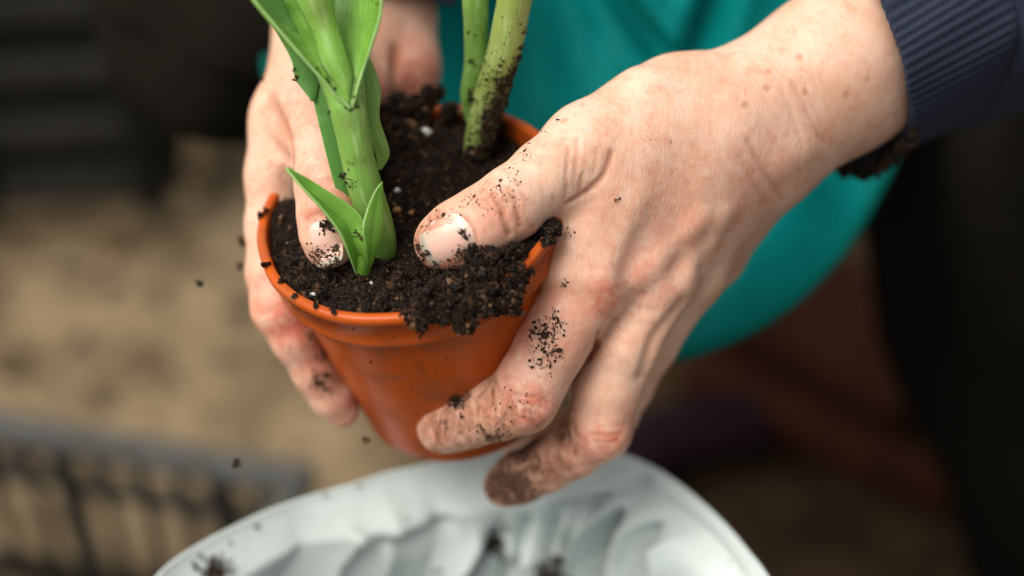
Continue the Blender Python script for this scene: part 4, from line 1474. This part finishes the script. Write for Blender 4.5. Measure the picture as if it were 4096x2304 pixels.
def build_soil():
    C = Crumbs()
    nr, na = 70, 200
    V, tint = [], []
    rr = np.sqrt(np.linspace(0.0004, 1, nr)) * 45.4
    aa = np.linspace(0, 2 * np.pi, na, endpoint=False)
    Rr, Aa = np.meshgrid(rr, aa, indexing='ij')
    u, v = (Rr * np.cos(Aa)).ravel(), (Rr * np.sin(Aa)).ravel()
    q = np.stack([u, v, 0 * u], 1)
    z = soil_height(u, v) + 1.6 * vnoise(q, 7) + 1.2 * vnoise(q + 3, 3.2) + 0.8 * vnoise(q + 8, 1.5)
    z = np.where(np.hypot(u, v) > 45.2, z - 3, z)
    base = pot_pt(u, v, z)
    C.V.append(base)
    gf = grid_faces(nr, na, close_m=True)
    C.F.append(np.vstack([gf[:, [0, 1, 2]], gf[:, [0, 2, 3]]]))
    C.T.append(np.clip(0.3 + 0.25 * vnoise(q + 20, 2.5), 0, 0.8))
    C.k = len(base)
    # crumbs over the surface
    k = 34000
    a = rng.random(k) * 2 * np.pi
    r = 45.2 * np.sqrt(rng.random(k))
    u, v = r * np.cos(a), r * np.sin(a)
    q = np.stack([u, v, 0 * u], 1)
    z = soil_height(u, v) + 1.6 * vnoise(q, 7) + 1.2 * vnoise(q + 3, 3.2) + 0.5 * rng.random(k)
    size = 0.20 * np.exp(0.55 * rng.normal(size=k)).clip(0.3, 4)
    C.add(pot_pt(u, v, z), size)
    # larger lumps
    k = 420
    a = rng.random(k) * 2 * np.pi
    r = 45 * np.sqrt(rng.random(k))
    u, v = r * np.cos(a), r * np.sin(a)
    cen = pot_pt(u, v, soil_height(u, v) + 0.8)
    for c in cen[:260]:
        C.clod(c, 1.3 + 1.2 * random.random(), 40, 0.22)
    C.fibres(cen, 1.6, 0.11, 0.93)
    C.fibres(cen[:200] + rng.normal(size=(200, 3)) * 2, 0.9, 0.2, 0.88)
    # peaks at the back
    for px, py, rad_, cnt in ((1605, 425, 3.8, 260), (1725, 400, 4.2, 320), (1665, 440, 4.0, 260), (1560, 470, 3.5, 200), (1790, 440, 3.2, 180)):
        C.clod(P(px, py, plane_h(px, py, 2.0)), rad_, cnt * 3, 0.28)
    for px, py, rad_, cnt in ((1890, 610, 3.0, 500), (1950, 580, 3.2, 600), (1990, 515, 2.6, 400), (1860, 560, 2.4, 300), (2192, 905, 2.2, 360), (2205, 862, 2.2, 360), (2215, 930, 2.0, 320), (2190, 955, 1.9, 300), (2150, 905, 2.2, 300), (2225, 895, 1.8, 260), (1330, 1050, 2.4, 400), (1268, 1068, 2.2, 300), (1380, 1030, 2.4, 300)):
        C.clod(P(px, py, plane_h(px, py, -2.0 if px < 2050 else 1.6)), rad_, cnt, 0.26)
    # crumbs sitting on the rim
    for px, py in ((1062, 842), (1040, 860), (1060, 1060), (1185, 1180), (1265, 1222), (1120, 1125), (1330, 1250), (1075, 700), (1110, 690), (1090, 740)):
        C.clod(P(px, py, plane_h(px, py, 1.0)), 0.9, 14, 0.32)
    # the lump pushed up over the front rim by the thumb
    blobs = [(1970, 1115, 27, 9.0, 2000), (1925, 1142, 28, 7.2, 1500), (1800, 1222, 32, 5.6, 1200), (1725, 1225, 31, 5.0, 900), (2040, 1050, 23, 6.5, 900), (2105, 1025, 18, 4.6, 500), (1930, 1035, 29, 4.0, 500), (1885, 1010, 31, 2.0, 140),
             (1990, 1160, 29, 7.5, 1200), (1885, 1230, 35, 5.2, 800), (1865, 1280, 34, 3.4, 400), (1800, 1225, 35, 4.6, 700), (1690, 1240, 34, 4.6, 600), (1672, 1280, 34, 2.8, 300), (1630, 1225, 31, 4.5, 600), (1560, 1215, 28, 4.0, 450), (1960, 1185, 34, 5.5, 700),
             (2030, 1120, 26, 5.5, 600), (2165, 1030, 14, 3.0, 220), (2120, 985, 18, 3.0, 200), (1650, 1140, 20, 4.5, 500), (1620, 1170, 22, 5.0, 500), (1862, 1305, 36, 2.2, 300), (1885, 1290, 36, 2.0, 220), (1680, 1298, 35, 2.0, 250), (1640, 1262, 33, 2.4, 260), (2045, 1190, 30, 2.6, 300), (1765, 1262, 35, 2.2, 260), (1930, 1235, 35, 3.0, 300)]
    for px, py, h, r_, cnt in blobs:
        c = P(px, py, h)
        for _ in range(6):
            C.clod(c + rng.normal(size=3) * r_ * 0.40, r_ * 0.50, cnt // 3, 0.27)
        C.add((c + norm_rows(rng.normal(size=(cnt // 6, 3))) * r_ * (0.75 + 0.30 * rng.random((cnt // 6, 1)))), 0.24 * np.exp(0.5 * rng.normal(size=cnt // 6)))
        C.add(c + rng.normal(size=(40, 3)).clip(-1.5, 1.5) * r_ * 0.26, np.full(40, r_ * 0.16), 0.2, 0.25)
        C.fibres(c + norm_rows(rng.normal(size=(26, 3))) * r_ * 0.95, 1.3, 0.12, 0.93)
    C.fibres([P(2010, 1062, 34), P(1930, 1090, 37)], 2.6, 0.7, 0.7)
    o = C.build('potting_soil')
    tag(o, 'dark brown crumbly potting soil filling the pot and spilling over its front rim', 'soil', None, 'stuff')
    return o


def norm_rows(a):
    return a / np.linalg.norm(a, axis=1)[:, None]


soil = build_soil()
bpy.context.view_layer.update()


def surf_crumbs(C, target, spots):
    for px, py, spread, cnt, size in spots:
        for _ in range(cnt):
            x, y = px + random.gauss(0, spread), py + random.gauss(0, spread)
            q = hit(x, y, target)
            if q is None:
                continue
            for _k in range(2):
                C.add([q[0] + q[1] * size * 0.2 + rng.normal(size=3) * size * 0.5], [0.46 * size * math.exp(0.45 * random.gauss(0, 1))], 0.4, 0.5 + 0.45 * random.random())


def build_crumbs():
    bA, bB = bvh_of(handA), bvh_of(handB)
    C = Crumbs()
    spotsA = [(2040, 1930, 55, 150, 0.2), (2000, 1975, 30, 80, 0.24), (2180, 1870, 50, 60, 0.18), (2110, 1960, 40, 60, 0.24), (1985, 1890, 20, 50, 0.26), (1760, 1700, 50, 40, 0.2), (1900, 1640, 60, 40, 0.18), (2190, 1320, 26, 70, 0.42), (2235, 1310, 16, 24, 0.40), (2180, 1360, 18, 30, 0.42), (2125, 1350, 10, 10, 0.4), (2200, 1420, 24, 34, 0.40), (2160, 1455, 20, 22, 0.40), (2215, 1270, 12, 12, 0.35), (2225, 1245, 8, 8, 0.35), (2200, 1500, 8, 5, 0.36),
              (1835, 1605, 16, 60, 0.5), (1835, 1590, 30, 30, 0.35), (1985, 1750, 22, 40, 0.42), (1945, 1740, 14, 20, 0.4), (1845, 1660, 8, 6, 0.4), (1780, 1700, 6, 5, 0.4), (1900, 1720, 14, 8, 0.35), (2040, 1640, 50, 40, 0.24), (2080, 1600, 40, 24, 0.22),
              (2258, 1140, 7, 10, 0.36), (2266, 920, 22, 18, 0.28), (2476, 790, 5, 4, 0.34), (2600, 555, 2, 2, 0.3), (2682, 570, 2, 2, 0.3), (2480, 1310, 3, 2, 0.35),
              (1870, 800, 14, 14, 0.34), (1905, 795, 10, 8, 0.3), (1985, 765, 40, 44, 0.20), (2000, 740, 12, 14, 0.34), (2060, 700, 30, 18, 0.24), (2100, 640, 26, 16, 0.22), (2130, 560, 24, 16, 0.24), (2060, 780, 24, 24, 0.22), (1960, 830, 50, 24, 0.18), (2190, 520, 20, 12, 0.22), (1780, 850, 26, 18, 0.28), (2233, 478, 6, 5, 0.3),
              (1668, 985, 12, 30, 0.34), (1690, 1035, 14, 30, 0.36), (1740, 1070, 14, 30, 0.36), (1705, 910, 18, 16, 0.26)]
    surf_crumbs(C, [bA], spotsA)
    nb = bvh_of(handA.children[0])
    surf_crumbs(C, [nb], [(1850, 930, 10, 26, 0.34), (1862, 950, 6, 10, 0.3), (1712, 1012, 8, 18, 0.36), (1760, 920, 30, 5, 0.2), (1845, 1010, 14, 26, 0.4), (1820, 1050, 14, 20, 0.4)])
    for a_ in np.linspace(0, 1, 60):
        q = spline(ringA[5:9], 60)[int(a_ * 59)]
        C.clod(q + rng.normal(size=3) * 1.2 + np.array([0, -0.5, 2.0]), 1.8, 26, 0.4)
    o = C.build('soil_crumbs')
    tag(o, 'soil crumbs stuck to the skin and cuff of the arm reaching from the right', 'crumbs', None, 'stuff')
    C = Crumbs()
    surf_crumbs(C, [bB], [(1290, 1330, 16, 40, 0.4), (1270, 1520, 22, 30, 0.36), (1276, 1530, 5, 8, 0.5), (1230, 1340, 6, 8, 0.4), (1300, 1420, 16, 30, 0.4), (1310, 1560, 18, 16, 0.3), (1055, 320, 4, 3, 0.4)])
    nb = bvh_of(handB.children[0])
    surf_crumbs(C, [nb, bB], [(1310, 905, 16, 50, 0.5), (1330, 895, 10, 20, 0.45), (1300, 1035, 28, 110, 0.34), (1262, 1010, 12, 40, 0.3), (1345, 1000, 12, 40, 0.34)])
    o = C.build('soil_crumbs')
    tag(o, 'soil crumbs stuck to the hand on the left of the pot', 'crumbs', None, 'stuff')
    # soil on the stalks at the back and on the front plant
    C = Crumbs()
    st = [bvh_of(c) for c in plantB.children]
    edge = [(2095, 190, 10, 40), (2080, 235, 12, 60), (2062, 275, 14, 80), (2040, 320, 18, 110), (2010, 360, 24, 130), (1985, 395, 26, 140), (1975, 440, 28, 150), (1960, 490, 28, 160), (1940, 530, 26, 140), (1985, 470, 14, 60), (2105, 120, 8, 20), (2000, 320, 26, 36), (1980, 260, 30, 20), (1935, 260, 10, 8), (1885, 400, 10, 40), (1880, 360, 8, 12), (1950, 330, 22, 20), (2045, 120, 30, 10), (1905, 150, 20, 6), (1890, 250, 12, 8)]
    for px, py, spread, cnt in edge:
        surf_crumbs(C, st, [(px, py, spread, cnt, 0.42)])
    o = C.build('soil_crumbs')
    tag(o, 'soil crumbs caked on the stalks at the back of the pot', 'crumbs', None, 'stuff')
    C = Crumbs()
    lf = [bvh_of(c) for c in list(plantA.children) + list(sprout.children)]
    surf_crumbs(C, lf, [(1376, 702, 9, 26, 0.34), (1395, 725, 9, 20, 0.3), (1405, 745, 10, 14, 0.26), (1310, 322, 5, 10, 0.3), (1337, 356, 4, 8, 0.3), (1270, 280, 10, 10, 0.26), (1395, 430, 8, 16, 0.26), (1415, 425, 6, 10, 0.28), (1422, 410, 6, 8, 0.26),
                        (1412, 385, 6, 5, 0.24), (1317, 452, 5, 8, 0.24), (1178, 322, 8, 30, 0.4), (1172, 280, 5, 10, 0.3), (1432, 935, 8, 16, 0.34), (1445, 955, 7, 16, 0.34), (1440, 640, 20, 6, 0.2), (1425, 318, 5, 6, 0.24), (1500, 15, 10, 10, 0.24)])
    o = C.build('soil_crumbs')
    tag(o, 'soil crumbs lying on the thick stem and leaves at the front', 'crumbs', None, 'stuff')
    # specks on the pot wall and on the sack
    C = Crumbs()
    pb = [bvh_of(c) for c in pot.children]
    surf_crumbs(C, pb, [(1680, 1340, 7, 10, 0.3), (1418, 1313, 5, 5, 0.26), (1485, 1445, 5, 5, 0.26), (2110, 1090, 5, 3, 0.26), (2100, 1060, 4, 3, 0.2), (1950, 1240, 5, 2, 0.3), (1560, 1390, 60, 6, 0.18), (1700, 1500, 70, 6, 0.18)])
    o = C.build('soil_crumbs')
    tag(o, 'soil specks clinging to the outside of the orange pot', 'crumbs', None, 'stuff')
    C = Crumbs()
    sb = [bvh_of(sack)]
    surf_crumbs(C, sb, [(865, 2285, 30, 170, 0.6), (850, 2240, 12, 20, 0.4), (1985, 2170, 16, 80, 0.6), (1975, 2200, 16, 60, 0.6), (2020, 2110, 14, 16, 0.45), (2010, 2080, 10, 10, 0.4), (1430, 2200, 6, 7, 0.5), (1425, 2125, 5, 4, 0.4), (1185, 2193, 4, 2, 0.35), (1620, 2085, 12, 5, 0.35), (1300, 1975, 5, 4, 0.4),
                        (1435, 1945, 6, 5, 0.4), (1030, 2105, 4, 3, 0.4), (1750, 2290, 12, 16, 0.5), (2200, 2305, 35, 160, 0.8), (1500, 2150, 300, 22, 0.25), (2300, 2150, 200, 14, 0.3)])
    o = C.build('soil_crumbs')
    tag(o, 'soil crumbs lying on the inner film of the white sack', 'crumbs', None, 'stuff')
    # falling crumbs
    for px, py, h, r_, lab in ((975, 965, -34, 1.6, 'larger soil clod falling in the air left of the pot rim'), (965, 1065, -40, 1.1, 'small soil clod falling in the air below the larger one'), (797, 1136, -20, 0.8, 'tiny soil crumb falling in the air farthest left of the pot'),
                               (1465, 1760, -10, 1.2, 'soil clod falling in the air under the pot base'), (945, 1850, -20, 1.0, 'soil crumb falling in the air in front of the grey crate')):
        C = Crumbs()
        C.clod(P(px, py, h), r_ * 0.95, 60, 0.17 + 0.07 * r_)
        o = C.build('soil_clod')
        tag(o, lab, 'soil clod', 'falling soil clods')
    # rusty leaf litter at the lower left, on the crate side
    return


build_crumbs()


def bead(name, px, py, off, r, mat, lab, grp=None, bv=None):
    q = hit(px, py, bv)
    c = q[0] if q else P(px, py, plane_h(px, py, off))
    C = Crumbs()
    v = ICO_V
    import bmesh
    bm = bmesh.new()
    bmesh.ops.create_icosphere(bm, subdivisions=3, radius=1)
    vv = np.array([x.co for x in bm.verts])
    ff = [[l.index for l in f.verts] for f in bm.faces]
    bm.free()
    vv = vv * (1 + 0.30 * vnoise(vv + random.random() * 30, 0.8)[:, None] + 0.12 * vnoise(vv + 7, 0.35)[:, None]) * r * np.array([1, 0.8, 0.85])
    o = mesh_obj(name, vv + c + np.array([0, 0, r * 0.35]), ff, mat)
    tag(o, lab, 'perlite' if mat is PERL else 'grit', grp)


sv = [bvh_of(soil)]
bead('perlite_bead', 1702, 530, 0, 1.75, PERL, 'largest white perlite bead on the soil between the two plants', 'perlite beads on the soil', sv)
bead('perlite_bead', 1590, 760, 0, 1.0, PERL, 'cream perlite bead on the soil right of the thick stem', 'perlite beads on the soil', sv)
bead('perlite_bead', 1957, 537, 0, 0.8, PERL, 'small pale perlite bead beside the soil-caked stalk', 'perlite beads on the soil', sv)
bead('perlite_bead', 1483, 1133, 0, 0.75, PERL, 'small white perlite bead in front of the sprout base', 'perlite beads on the soil', sv)
bead('perlite_bead', 1250, 1180, 0, 0.9, PERL, 'small white perlite bead by the front left rim', 'perlite beads on the soil', sv)
bead('tan_grit', 1592, 840, 0, 1.3, EARTHY, 'larger tan grit lump on the soil right of the stem', 'tan grit on the soil', sv)
bead('tan_grit', 1645, 850, 0, 0.8, EARTHY, 'small round tan grit on the soil near the thumb tip', 'tan grit on the soil', sv)
